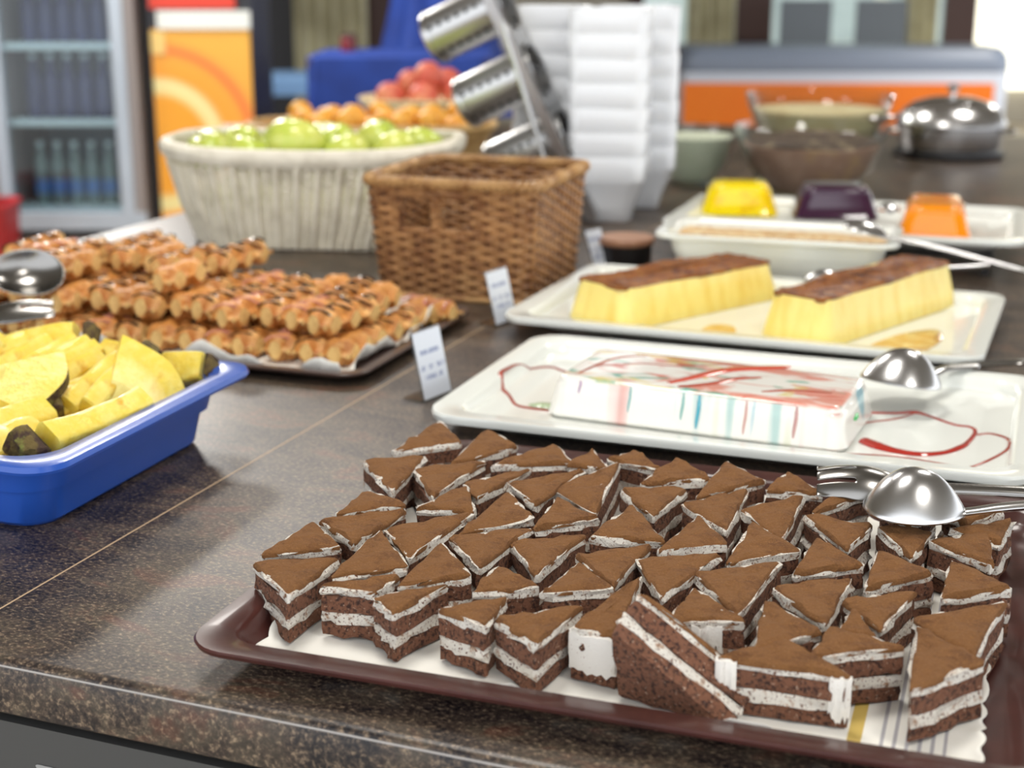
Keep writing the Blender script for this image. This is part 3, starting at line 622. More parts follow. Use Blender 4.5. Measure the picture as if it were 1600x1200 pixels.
def pine(label, tip, rindpt, face, r=.07, ang=60, th=.014, seed=0, group='pineapple wedges heaped in the blue container', rind=True):
    """tip and rindpt: core apex and middle of rind arc; face: rough direction of the slice's flat face"""
    tip = np.array(tip, float); x = np.array(rindpt, float)-tip; r = np.linalg.norm(x); x /= r; z = np.array(face, float); z -= (z@x)*x; z /= np.linalg.norm(z); y = np.cross(z, x)
    t = thing('pineapple_wedge', label, 'pineapple', group=group if label in PLAB else ('pineapple wedges at the bottom of the heap' if 'at the bottom' in label else None)); t.matrix_world = Matrix([[x[i], y[i], z[i], tip[i]] for i in range(3)]+[[0, 0, 0, 1]])
    V, F, mi = wedge('f', r, rad(ang), th, seed=seed)
    if not rind: mi = [0 if q == 1 else q for q in mi]
    for nm, sel, mt in (('flesh', 0, 'pine'), ('rind', 1, 'rind' if rind else 'pine'), ('core', 2, 'core')):
        Fs = [f for f, q in zip(F, mi) if q == sel]
        if not Fs: continue
        used = sorted({i for f in Fs for i in f}); mp = {u: k for k, u in enumerate(used)}
        mk(nm, [V[u] for u in used], [tuple(mp[i] for i in f) for f in Fs], mt, t)
PLAB = {'leaning yellow pineapple wedge in the fanned row inside the blue container'}
PL = next(iter(PLAB))
def pt(px, py, h): return PX(px, py, h)
def spear(label, a, b, face, w0, w1, th, seed=0, rind_b=False, bend=.004):
    """bar-shaped pineapple slice from point a to point b; rind_b: rind left on the end at b"""
    a = np.array(a, float); x = np.array(b, float)-a; L_ = np.linalg.norm(x); x /= L_; z = np.array(face, float); z -= (z@x)*x; z /= np.linalg.norm(z); y = np.cross(z, x); rg = np.random.default_rng(seed)
    t = thing('pineapple_wedge', label, 'pineapple', group='pineapple wedges heaped in the blue container' if label in PLAB else ('pineapple wedges at the bottom of the heap' if 'at the bottom' in label else None))
    t.matrix_world = Matrix([[x[i], y[i], z[i], a[i]] for i in range(3)]+[[0, 0, 0, 1]])
    def ring(q, sc=1.):
        w_ = (w0+(w1-w0)*q)*sc*(1+.05*math.sin(q*7+seed)); h_ = th*sc*(1+.08*math.sin(q*9+2*seed)); off = bend*math.sin(q*math.pi)
        return [(L_*q, yy+off, zz+.0010*math.sin(yy*400+q*14+seed)) for yy, zz in rrect(w_, h_, min(w_, h_)*.22, 3)]
    qs = [0, .015]+list(np.linspace(.08, .92, 9))+[.985, 1]; rings = [ring(q, .8 if q in (0, 1) else 1) for q in qs]
    e = 9 if rind_b else len(rings)-1
    mk('flesh', *loft(rings[:e+1]), 'pine', t)
    if rind_b:
        R2 = []
        for k, q in enumerate((.905, .94, .97, 1.0, 1.01)): R2.append([(p[0]+.002*math.sin(p[1]*600+k+seed), p[1], p[2]) for p in ring(q, (1.03, 1.07, 1.05, .95, .6)[k])])
        mk('rind', *loft(R2), 'rind', t)
spear('long front pineapple spear with a rind end, lying along the container side', pt(222, 632, .064), pt(30, 706, .060), (.55, -.1, .8), .022, .030, .030, 1, True)
pine('wide upright pineapple wedge leaning in the middle of the container', pt(158, 655, .040), pt(258, 566, .078), (.62, -.62, .5), ang=64, th=.013, seed=2, rind=False)
spear('pineapple slab reaching the corner of the container with a dark end', pt(232, 590, .052), pt(338, 574, .068), (0, -.75, .65), .046, .022, .014, 3, True)
spear('thick pineapple spear along the back of the container with rind at its end', pt(-20, 556, .062), pt(150, 528, .082), (0, -.8, .6), .030, .034, .016, 4, True)
spear('short pineapple chunk wedged behind the upright wedge', pt(160, 588, .05), pt(188, 540, .074), (.2, -.9, .5), .03, .034, .016, 5)
spear('pineapple slice with a brown tip lying over the upright wedge', pt(138, 640, .052), pt(238, 548, .080), (.55, -.4, .7), .020, .020, .018, 6, True)
for k, (a, b) in enumerate((((104, 640), (206, 556)), ((88, 612), (162, 556)), ((62, 610), (156, 546)), ((38, 604), (142, 538)), ((14, 600), (122, 536)), ((-12, 594), (84, 536)), ((-40, 588), (46, 530)), ((-70, 580), (12, 534)))):
    spear(PL, pt(*a, .050), pt(*b, .078), (.55, -.5, .66), .020, .019, .022, 20+k, False)
pine('broad pineapple slice lying flat on the heap with rind underneath', pt(-70, 596, .078), pt(98, 606, .074), (.05, -.30, .94), ang=62, th=.013, seed=7)
spear('stubby pineapple spear under the flat slice with its brown rind showing', pt(-20, 650, .056), pt(92, 630, .060), (0, -.5, .86), .03, .034, .02, 8, True)
spear('lower pineapple spear lying beside the long front spear', pt(-90, 706, .054), pt(74, 648, .058), (.5, -.3, .8), .026, .028, .024, 9)
spear('pineapple spear lying deepest along the container side', pt(-60, 736, .050), pt(56, 676, .052), (.5, -.3, .8), .026, .028, .024, 10)
spear('pale pineapple spear between the fanned row and the upright wedge', pt(80, 648, .046), pt(170, 596, .060), (.5, -.4, .75), .024, .024, .02, 11)
for k, (x, y, a) in enumerate(((-1.0, .93, 20), (-.93, .98, 80), (-.86, 1.05, 50), (-.86, .93, 10), (-.95, 1.06, -30), (-1.03, 1.03, 70), (-1.1, .97, 40), (-.80, 1.02, 100), (-.84, .91, 60), (-1.1, 1.08, 10), (-.79, .95, 85), (-.92, .92, 0), (-.80, 1.08, 20), (-.88, 1.10, 0), (-1.16, .93, 60), (-1.17, 1.04, 20), (-1.13, 1.08, 80), (-1.17, .98, 0), (-1.10, .92, 30), (-1.14, 1.01, 50), (-1.08, 1.0, 0), (-1.17, 1.08, 10), (-1.13, .95, 100))):
    dx, dy = math.cos(rad(a))*.045, math.sin(rad(a))*.045
    spear('pineapple chunk at the bottom of the heap in the blue container', (x-dx, y-dy, .020+.010*(k % 3)), (x+dx, y+dy, .024+.010*(k % 3)), (.2, -.2, .95), .034, .04, .022, 40+k)
# ------------------------------------------------------------------ waffle fingers
def waffle_mesh(nu, w=.035, L=.037, h=.029, seed=0):
    """nu units along y; pockets top and bottom, cut sides"""
    rg = np.random.default_rng(seed); gx = 13; gy = 10*nu+1; V = []; F = []; mi = []
    def hgt(i, j):
        x = i/(gx-1); y = (j/10+.5) % 1.0
        rx = min(abs(x-.5), 1)  # ridge in the middle of x, pockets on both cut sides
        a = max(0, min(1, (rx-.13)/.10)); b = max(0, min(1, (min(y, 1-y)-.15)/.10)); e = 1
        if x > .94 or x < .06: e = 1
        return a*b*.0100
    for sgn in (1, -1):
        for j in range(gy):
            for i in range(gx):
                x = (i/(gx-1)-.5)*w; y = (j/(gy-1)-.5)*L*nu; cr = .0045*(abs(i/(gx-1)-.5)*2)**5+.004*(abs(j/(gy-1)-.5)*2)**(8*nu)
                V.append((x+rg.normal(0, .0003), y+rg.normal(0, .0003), h/2+sgn*(h/2-hgt(i, j)-cr)+rg.normal(0, .0003)))
    o2 = gx*gy
    for j in range(gy-1):
        for i in range(gx-1):
            a = j*gx+i; F.append((a, a+1, a+1+gx, a+gx)); mi.append(0); F.append((o2+a, o2+a+gx, o2+a+1+gx, o2+a+1)); mi.append(0)
    for j in range(gy-1):
        a = j*gx; b = j*gx+gx-1
        F.append((a, a+gx, o2+a+gx, o2+a)); mi.append(1); F.append((b+gx, b, o2+b, o2+b+gx)); mi.append(1)
    for i in range(gx-1):
        a = i; b = (gy-1)*gx+i
        F.append((a+1, a, o2+a, o2+a+1)); mi.append(1); F.append((b, b+1, o2+b+1, o2+b)); mi.append(1)
    return V, F, mi
WP = []
def drizzle_path(nu, L, h, seed, n=5):
    rg = np.random.default_rng(seed); P = []
    for k in range(n+1):
        y = (-.5+k/n)*L*nu*.92; s = .015 if k % 2 else -.015
        P += [(s, y+rg.normal(0, .002), h-.004), (s*.5, y+.2*L*nu/n, h+.0008), (-s*.4, y+.4*L*nu/n if k < n else y, h+.001)]
    return smoothpath(P, 3)
for k, nu in enumerate((2, 3, 2, 3)):
    V, F, mi = waffle_mesh(nu, seed=k); t = thing('waffle_finger', 'x', 'waffle', (0, 0, 0))
    o = mk('waffle_body', V, F, ['waffle', 'waffle_cut'], t); o.data.polygons.foreach_set('material_index', mi); o.data.update()
    if k != 0: mk('sauce_drizzle', *tube(drizzle_path(nu, .037, .0275, k, 4 if nu == 2 else 6), .0016 if k < 3 else .0022, 6, flat=.7), 'choc' if k != 2 else 'pinkglaze', t)
    WP.append(t)
wcol = {0: 'plain golden waffle finger without sauce in the waffle pile', 1: 'long waffle finger with thin chocolate drizzle in the waffle pile', 2: 'short waffle finger with pinkish glaze drizzle in the waffle pile', 3: 'long waffle finger with thick chocolate drizzle in the waffle pile'}
used = set()
def put_waffle(k, x, y, z, rz, ry=0, rx=0, lab=None):
    o = WP[k] if k not in used else copy_tree(WP[k]); used.add(k)
    o.location = (x, y, z); o.rotation_euler = (rx, ry, rz); o['label'] = lab or wcol[k]; o['group'] = 'waffle fingers of kind: '+wcol[k].split(' in the')[0]
    if lab and 'group' in o: del o['group']
    return o
rgw = np.random.default_rng(3); ca, sa = math.cos(rad(WAF[2])), math.sin(rad(WAF[2]))
def wloc(x, y): return WAF[0]+x*ca-y*sa, WAF[1]+x*sa+y*ca
for lay in range(3):
    ncol = (14, 13, 8)[lay]; x_r = (.262, .235, .02)[lay]
    for cidx in range(ncol):
        x = x_r-cidx*.0385; y = -.124 + (.0 if lay == 0 else .012+.012*(cidx % 3) + .03*(lay == 2)+(.02*(cidx % 4) if lay == 2 else 0)) ; kk = (cidx+lay) % 2; ymax = .142-.01*lay
        while True:
            k = int(rgw.choice([1, 3, 1])) if kk else int(rgw.choice([0, 2, 2, 0])); nu = 3 if k in (1, 3) else 2; Ln = .0375*nu
            if y+Ln > ymax+.004: break
            if lay == 1 and cidx < 1 and y > .02: break
            if lay == 2 and rgw.random() < .25: y += .03
            X, Y = wloc(x+rgw.normal(0, .0015), y+Ln/2)
            put_waffle(k, X, Y, .0052+.0293*lay, rad(WAF[2])+rgw.normal(0, .07)-(.06 if lay else 0), rgw.normal(0, .12)*(lay > 0), rgw.normal(0, .03)*(lay > 0))
            y += Ln+.003; kk = 1-kk
put_waffle(2, *wloc(.275, .118), .0060, rad(70), lab='waffle finger lying crosswise at the tray corner by the wicker basket')
cutlery('spoon', 'large steel spoon resting on the waffle pile', 'spoon', PX(40, 425, .086), PX(-160, 440, .088), False, .045, .034, .02, .12, roll=-.75, mat='steel_dark')
cutlery('fork', 'steel salad fork lying at the front of the waffle tray', 'fork', PX(24, 490, .062), PX(-200, 520, .05), True, .042, .022, .012, .12, mat='steel_dark', roll=-.3)
# ------------------------------------------------------------------ sign cards
def card_mat():
    m = pm('printed_card', (224, 230, 240), .45); nt = m.node_tree; b = nt.nodes['Principled BSDF']; L = nt.links.new
    tc = nt.nodes.new('ShaderNodeTexCoord'); sx = nt.nodes.new('ShaderNodeSeparateXYZ'); L(tc.outputs['Object'], sx.inputs[0])
    wv = nt.nodes.new('ShaderNodeTexNoise'); mp = nt.nodes.new('ShaderNodeMapping'); mp.inputs['Scale'].default_value = (220, 1, 30); L(tc.outputs['Object'], mp.inputs[0]); L(mp.outputs[0], wv.inputs['Vector']); wv.inputs['Scale'].default_value = 1.6
    def mt(op, a, v):
        q = nt.nodes.new('ShaderNodeMath'); q.operation = op
        for i, x in enumerate((a, v)):
            if isinstance(x, (int, float)): q.inputs[i].default_value = x
            else: L(x, q.inputs[i])
        return q.outputs[0]
    tot = None
    for z0, z1, xm in ((.048, .053, .017), (.032, .037, .022), (.022, .027, .015)):   # three blurred lines of print
        q = mt('MULTIPLY', mt('GREATER_THAN', sx.outputs[2], z0), mt('LESS_THAN', sx.outputs[2], z1)); q = mt('MULTIPLY', q, mt('LESS_THAN', mt('ABSOLUTE', sx.outputs[0], 0), xm))
        tot = q if tot is None else mt('ADD', tot, q)
    tot = mt('MULTIPLY', tot, mt('MULTIPLY', mt('GREATER_THAN', wv.outputs[0], .46), .7))
    mx = nt.nodes.new('ShaderNodeMix'); mx.data_type = 'RGBA'; L(tot, mx.inputs[0]); mx.inputs[6].default_value = lin(226, 232, 242); mx.inputs[7].default_value = lin(120, 134, 176); L(mx.outputs[2], b.inputs['Base Color'])
    return m
M['card'] = card_mat()
def sign(label, foot, right, top_lean, w=.05, h=.074, base=.026):
    t = thing('sign_holder', label, 'sign', foot, right)
    MB().box((-w/2, -.0012, 0.001), (w/2, .0012, h)).build('acrylic_plate', 'acrylic', t, rot=(-top_lean, 0, 0), smooth=False)
    MB().box((-w/2+.002, -.0018, .003), (w/2-.002, -.0013, h-.002)).build('card', 'card', t, rot=(-top_lean, 0, 0), smooth=False)
    MB().box((-w/2, .0015, 0.0005), (w/2, base, .003)).build('foot', 'acrylic', t, smooth=False)
    return t
# the printed faces look toward +x, the feet stick out to -x
sign('small acrylic sign holder with a printed card beside the gelatin plate', PX(682, 628, 0)*np.array([1, 1, 0])+np.array([-.004, .012, .0004]), rad(78), .22)
sign('small acrylic sign holder with a white card at the corner of the flan plate', PX(795, 514, 0)*np.array([1, 1, 0])+np.array([-.012, .022, .0004]), rad(78), .25, h=.07)
sign('small acrylic sign holder leaning by the wooden-lidded dark pot', np.array([-.636, 2.030, .0004]), rad(70), .35, h=.066, w=.04)
# ------------------------------------------------------------------ baskets
def basket_path(w, d, r, n):
    P = rrect(w, d, r, 8); P = [np.array(p) for p in P]+[np.array(P[0])]; seg = [np.linalg.norm(P[i+1]-P[i]) for i in range(len(P)-1)]; cum = np.concatenate([[0], np.cumsum(seg)]); T = cum[-1]
    out = []
    for s_ in np.linspace(0, T, n, endpoint=False):
        i = min(np.searchsorted(cum, s_, 'right')-1, len(seg)-1); f_ = (s_-cum[i])/max(seg[i], 1e-9); p = P[i]+(P[i+1]-P[i])*f_; e = (P[i+1]-P[i])/max(seg[i], 1e-9); out.append((p, np.array([e[1], -e[0]]), s_))
    return out, T
bk = thing('wicker_basket', 'brown woven wicker basket with two square grip holes', 'basket', (-.770, 1.882, .0004), rad(2))
BW, BD, BH = .228, .235, .155
def bdim(z): q = z/BH; return BW-.012+.022*q, BD-.02+.03*q
NST = 44
rows = 22
for k in range(rows):
    z = .006+k*(BH-.012)/(rows-1); w1, d1 = bdim(z); path, T = basket_path(w1, d1, .022, NST*5)
    pts = []; amp = .0026
    for p, nn, s_ in path:
        ph = math.cos(math.pi*s_/T*NST+(k % 2)*math.pi); q = p+nn*amp*ph; pts.append((q[0], q[1], z+.0005*math.sin(s_*60+k)))
    if .098 < z < .137:   # rows stop at the grip holes in the front face (y < 0)
        def inhole(p): return p[1] < -.085 and (-.066 < p[0] < -.026 or -.012 < p[0] < .030)
        runs = []; cur = []
        st = next(i for i, p in enumerate(pts) if inhole(p)); seq = pts[st:]+pts[:st]
        for p in seq:
            if inhole(p):
                if len(cur) > 2: runs.append(cur)
                cur = []
            else: cur.append(p)
        if len(cur) > 2: runs.append(cur)
        mb = MB()
        for q in runs: mb.add(*tube(q, .0034, 6))
        mb.build('weaver_row', 'wicker', bk)
    else: mk('weaver_row', *tube(pts, .0034, 6, closed=True), 'wicker', bk)
p0, T = basket_path(*bdim(0), .022, NST); p1, _ = basket_path(*bdim(BH), .022, NST)
for (a, _, _), (b, _, _) in zip(p0, p1):
    if b[1] < -.085 and (-.064 < b[0] < -.028 or -.010 < b[0] < .028): b = a+(b-a)*.62; zt = BH*.61
    else: zt = BH
    mk('stake', *tube([(a[0], a[1], .003), (b[0], b[1], zt)], .0021, 5), 'wicker_dark', bk)
for ph in range(3):
    path, T = basket_path(BW+.013, BD+.013, .024, 190); pts = [(p[0]+nn[0]*.0048*math.cos(s_/T*2*math.pi*34+ph*2.094), p[1]+nn[1]*.0048*math.cos(s_/T*2*math.pi*34+ph*2.094), BH+.004+.0048*math.sin(s_/T*2*math.pi*34+ph*2.094)) for p, nn, s_ in path]
    mk('rim_strand', *tube(pts, .0042, 6, closed=True), 'wicker_rim', bk)
path, T = basket_path(BW-.005, BD-.012, .022, 150); mk('bottom_coil', *tube([(p[0], p[1], .004) for p, _, _ in path], .004, 6, closed=True), 'wicker_rim', bk)
V, F = rloft([(BW-.016, BD-.024, .02, .003), (BW-.016, BD-.024, .02, .007)], 5); mk('bottom', V, F, 'wicker_dark', bk)
# white rattan basket
wb = thing('rattan_basket', 'large white rattan basket filled with green apples', 'basket', (-1.162, 2.135, .0004), rad(15))
WW, WD, WH = .47, .29, .165
def sup(w, d, n, e=3.0):
    return [(w/2*math.copysign(abs(math.cos(a))**(2/e), math.cos(a)), d/2*math.copysign(abs(math.sin(a))**(2/e), math.sin(a)), a) for a in np.linspace(0, 2*math.pi, n, endpoint=False)]
def wdim(z): q = z/WH; return WW-.085+.085*q**.8, WD-.06+.06*q**.8
NS2 = 38
for k in range(24):
    z = .004+k*.0055; w1, d1 = wdim(z); path, T = basket_path(w1, d1, .105, NS2*8); pts = []
    for p, nn, s_ in path:
        ph = math.cos(2*math.pi*s_/T*NS2); q = p+nn*((.0030 if k % 2 else -.0012)*max(ph, -.5)); pts.append((q[0], q[1], z))
    mk('weaver_row', *tube(pts, .0023, 5, closed=True), 'wwicker', wb)
p0, _ = basket_path(*wdim(.002), .105, NS2); pm_, _ = basket_path(*wdim(.065), .105, NS2); p1, _ = basket_path(*wdim(.135), .105, NS2)
for i in range(NS2):     # stakes show between the woven columns
    P3 = []
    for (p, nn, s_), z in ((p0[i], .002), (pm_[i], .065), (p1[i], .135)): P3.append((p[0]+nn[0]*.001, p[1]+nn[1]*.001, z))
    mk('stake', *tube(P3, .0032, 6), 'wwicker', wb)
    j = (i+1) % NS2; P4 = []
    for (p, nn, s_), (p_, n_, _), z in ((p0[i], p0[j], .004), (pm_[i], pm_[j], .065), (p1[i], p1[j], .135)):
        c_ = (p+p_)/2; m_ = (nn+n_)/2; P4.append((c_[0]+m_[0]*.0036, c_[1]+m_[1]*.0036, z))
    mk('rib', *tube(P4, .0048, 6), 'wwicker', wb)
R = []
for (q, z) in ((.0, .132), (.006, .133), (.010, .141), (.011, .152), (.007, .159), (.0, .161), (-.005, .158), (-.006, .15), (-.005, .134)):
    w1, d1 = wdim(.14); path, T = basket_path(w1+2*q, d1+2*q, .11, 120); R.append([(p[0]+nn[0]*.0012*math.cos(i*math.pi), p[1]+nn[1]*.0012*math.cos(i*math.pi), z+.010*(abs(p[0])/(WW/2))**2.2) for i, (p, nn, s_) in enumerate(path)])
V, F = loft(R+[R[0]], False, False); mk('rim_band', V, F, 'wwicker', wb)
V, F = loft([[(x, y, z) for x, y, _ in sup(WW-.10, WD-.075, 40)] for z in (.002, .006)]); mk('bottom', V, F, 'wwicker', wb)
# ------------------------------------------------------------------ fruit
def fruit_mesh(r, kind):
    pr = []
    for i in range(17):
        a = -math.pi/2+math.pi*i/16; rr = r*math.cos(a); z = r*math.sin(a)
        if kind == 'apple':
            rr *= 1.03+.06*math.sin(a); z *= .92
            if i > 11: z -= r*.20*((i-11)/5)**2.2
            if i < 4: z += r*.10*((4-i)/4)**2
        else: z *= .94; z -= (r*.06*((i-12)/4)**2 if i > 12 else 0)
        pr.append((max(rr, .0006), z))
    return lathe(pr, 24)
def fruit(name, label, cat, p, r, mat, kind, group=None, tilt=(0, 0), mesh=None):
    t = thing(name, label, cat, p, group=group); t.rotation_euler = (tilt[0], tilt[1], random.uniform(0, 6))
    if mesh is None: o = mk('fruit_body', *fruit_mesh(r, kind), mat, t)
    else: o = bpy.data.objects.new('fruit_body', mesh); COL.objects.link(o); o.parent = t
    if kind == 'apple': mk('stem', *tube([(0, 0, r*.66), (.001, 0, r*.9), (.004, .001, r*1.12)], .0012, 5), 'stem', t)
    return o.data
am = None
wbm = Matrix.Translation(wb.location) @ Matrix.Rotation(rad(15), 4, 'Z')
AP = [(-.165, -.045), (-.09, -.06), (-.015, -.07), (.065, -.062), (.14, -.04), (-.13, .025), (-.05, .015), (.025, .02), (.10, .03), (.17, .03), (-.08, .085), (0, .09), (.085, .09)]
AL = 'yellow-green apple in the heap inside the white basket'
for k, (x, y) in enumerate(AP):
    z = .142+(.004, .0, .022, .004, .008, .004, .018, .012, .014, .006, .0, .008, .010)[k]; p = wbm @ Vector((x, y, z-.002)); r = .040 if k != 2 else .044
    lab = AL if k != 2 else 'biggest green apple standing highest in the white basket'
    am = fruit('green_apple', lab, 'apple', p, .038 if k != 2 else .045, 'apple', 'apple', 'green apples in the white basket' if k != 2 else None, (random.uniform(-.5, .5), random.uniform(-.5, .5)), am if (am and k not in (2, 3)) else None)
for k in range(10):
    p = wbm @ Vector((-.14+.07*(k % 5), -.045+.09*(k//5), .062+.006*(k % 2)))
    fruit('green_apple', AL, 'apple', p, .036, 'apple', 'apple', 'green apples in the white basket', (.2, .1), am)
def round_basket(label, name, c, rz, w1, d1, h, mat, rows_):
    t = thing(name, label, 'basket' if 'basket' in name else 'bowl', (c[0], c[1], .0004), rz)
    if 'basket' in name:
        for k in range(rows_):
            z = .006+k*(h-.012)/(rows_-1); q = z/h; pts = []
            for i, (x, y, a) in enumerate(sup(w1*(.82+.18*q), d1*(.82+.18*q), 150)):
                m_ = 1+.006*math.cos(math.pi*i/1.5+(k % 2)*math.pi); pts.append((x*m_, y*m_, z))
            mk('weaver_row', *tube(pts, .0056, 5, closed=True), mat, t)
        mk('rim', *tube([(x, y, h) for x, y, _ in sup(w1, d1, 60)], .009, 8, closed=True), mat, t)
        mk('bottom', *loft([[(x, y, z) for x, y, _ in sup(w1*.8, d1*.8, 40)] for z in (.002, .006)]), mat, t)
    else:
        pr_ = [(.5, 0), (.54, .004), (.85, h*.55), (1, h), (.985, h+.003), (.965, h), (.82, h*.55), (.5, .008)]
        mk('bowl_body', *loft([[(x*q, y*q, z) for x, y, _ in sup(w1, d1, 60, 2.2)] for q, z in pr_]), mat, t)
    return t
abk = PX(575, 196, .085); AC = (abk[0], abk[1]+.02)
round_basket('long tan wicker basket of orange apricots behind the apples', 'wicker_basket', AC, YAW, .56, .26, .085, 'tan_basket', 8)
mm = None; ca2, sa2 = math.cos(YAW), math.sin(YAW)
for k in range(21):
    i, j = k % 7, k//7; x = -.17+i*.061+(j % 2)*.02; y = -.07+j*.063; p = (AC[0]+x*ca2-y*sa2, AC[1]+x*sa2+y*ca2, .085+.014*((k*7) % 3)/2+.004*j)
    mm = fruit('apricot', 'round orange-yellow apricot in the long tan basket', 'fruit', p, .029, 'apricot', 'peach', 'apricots in the tan basket', (.4*((k % 3)-1), .3), mm)
pc = PX(665, 150, .10); PCc = (pc[0], pc[1]+.02)
round_basket('cream white bowl of red peaches behind the apricot basket', 'fruit_bowl', PCc, YAW, .38, .30, .095, 'custard', 0)
mm = None
for k, (x, y, z) in enumerate(((-.10, -.03, .10), (-.01, -.06, .10), (.08, -.04, .105), (-.05, .05, .125), (.05, .04, .13), (.0, -.005, .15), (.12, .04, .10))):
    mm = fruit('peach', 'red blushed peach heaped in the cream white bowl', 'fruit', (PCc[0]+x*ca2-y*sa2, PCc[1]+x*sa2+y*ca2, z), .041, 'peach', 'peach', 'peaches in the cream bowl', (.3*k, .2), mm)
# ------------------------------------------------------------------ bowls in stacks
def sbowl():
    h = .115; P = [(.080, .080, .018, 0), (.084, .084, .02, .002), (.098, .098, .024, .03), (.126, .126, .026, .066), (.136, .136, .026, .0735), (.1385, .1385, .026, .1135), (.137, .137, .026, h), (.133, .133, .025, .113), (.132, .132, .025, .078), (.12, .12, .024, .066), (.09, .09, .02, .03), (.074, .074, .016, .006)]
    return rloft(P, 7)
bm_ = None
for (cx, cy, rz, n, lab) in ((-.776, 2.500, 12, 7, 'white square porcelain bowl in the stack beside the wicker basket'), (-.918, 2.60, 12, 7, 'white square porcelain bowl in the stack behind the cutlery holder'), (-.775, 2.665, 24, 7, 'white square porcelain bowl in the stack behind the other two stacks')):
    for k in range(n):
        if bm_ is None: o = mk('square_bowl', *sbowl(), 'white_ceramic'); bm_ = o.data
        else: o = bpy.data.objects.new('square_bowl', bm_); COL.objects.link(o)
        o.location = (cx, cy, .0004+k*.0415); o.rotation_euler = (0, 0, rad(rz+((k*37) % 5-2)*.6)); tag(o, lab, 'bowl', 'bowls: '+lab[28:])
# ------------------------------------------------------------------ cutlery holder
ax = .86*_R-.22*_FH+np.array([0, 0, .42]); ax /= np.linalg.norm(ax); dn = .43*_R+np.array([0, 0, -.90]); dn -= (dn@ax)*ax; dn /= np.linalg.norm(dn); wd = np.cross(ax, dn)
ch = thing('cutlery_holder', 'tilted stainless rack of perforated cutlery cylinders behind the wicker basket', 'cutlery holder')
org = PD(838, 108, 2.62)
org = PX(838, 108, .262)
ch.matrix_world = Matrix([[dn[i], wd[i], ax[i], org[i]] for i in range(3)]+[[0, 0, 0, 1]])   # x: down the panel, y: across, z: out of the openings
SP = .124; RC = .0465
def holed_panel():
    V = []; F = []; x0, x1, y0, y1 = -.19, .27, -.062, .062
    cs = [-SP, 0, SP]; k = 28; mb = MB()
    # each cell: square to circle
    edges = [x0]+[(cs[i]+cs[i+1])/2 for i in range(2)]+[x1-.06]
    for ci, c in enumerate(cs):
        a, b = edges[ci], edges[ci+1]; sq = []; ci_ = []
        for j in range(k):
            an = 2*math.pi*j/k; dx, dy = math.cos(an), math.sin(an); sc = min((b-c)/dx if dx > 1e-6 else ((a-c)/dx if dx < -1e-6 else 1e9), y1/abs(dy) if abs(dy) > 1e-6 else 1e9)
            sq.append((c+dx*sc, dy*sc)); ci_.append((c+RC*dx, RC*dy))
        rings = [[(x, y, 0) for x, y in sq], [(x, y, 0) for x, y in ci_], [(x, y, -.012) for x, y in ci_]]
        V_, F_ = loft(rings, False, False); mb.add(V_, F_); V_, F_ = loft([[(x, y, -.002) for x, y in ci_], [(x, y, -.002) for x, y in sq]], False, False); mb.add(V_, F_)
    mb.box((x1-.06, y0, -.002), (x1, y1, 0)); mb.box((x0, y0, -.018), (x1, y0+.0015, 0)); mb.box((x0, y1-.0015, -.018), (x1, y1, 0)); mb.box((x0, y0, -.018), (x0+.0015, y1, 0))
    return mb
holed_panel().build('panel', 'steel_matte', ch)
for c in (-SP, 0, SP):
    L_ = .150
    cy = mk('cutlery_cylinder', *lathe([(.001, -L_), (RC-.012, -L_), (RC-.003, -L_+.005), (RC-.001, -L_+.013), (RC-.001, -.002), (RC+.004, .004), (RC+.004, .006), (RC-.0025, .004), (RC-.0025, -L_+.014), (.001, -L_+.004)], 36, True, True), 'steel_matte', ch, loc=(c, 0, 0))
    mb = MB()
    for row in range(6):
        an = row*math.pi/3+.12
        for q in range(7):
            z = -.022-q*.0175; pts = []
            for j in range(10):
                b_ = 2*math.pi*j/10; aa = an+.0042*math.cos(b_)/RC; pts.append(((RC-.0006)*math.cos(aa), (RC-.0006)*math.sin(aa), z+.0046*math.sin(b_)))
            mb.add(pts, [tuple(range(10))])
    mb.build('drain_holes', 'hole', cy)['kind'] = 'stuff'
    mk('ring', *lathe([(RC+.001, -L_+.012), (RC+.0014, -L_+.014), (RC+.001, -L_+.016)], 36, False, False), 'steel', cy)
# support stand down to the worktop
mb = MB(); Mi = ch.matrix_world.inverted()
for sy in (-.058, .058):
    a = ch.matrix_world @ Vector((-.10, sy, -.004)); b = ch.matrix_world @ Vector((.265, sy, -.004))
    for q, foot in ((a, Vector((a.x+.10, a.y+.035, .006))), (b, Vector((b.x, b.y, .006)))):
        mb.add(*tube([tuple(Mi @ q), tuple(Mi @ foot)], .005, 8))
mb.build('stand', 'steel_matte', ch)
# ------------------------------------------------------------------ dark pot with wooden lid
pp = PX(966, 369, .05); t = thing('lidded_pot', 'small dark pot with a flat wooden lid beside the wicker basket', 'pot', (pp[0]+.008, pp[1]+.012, .0004))
mk('pot_body', *lathe([(.001, 0), (.036, 0), (.038, .004), (.039, .036), (.036, .038), (.001, .038)], 32), 'black', t)
mk('lid', *lathe([(.001, .038), (.0415, .038), (.043, .040), (.043, .046), (.0415, .048), (.001, .048)], 36), 'wood', t)
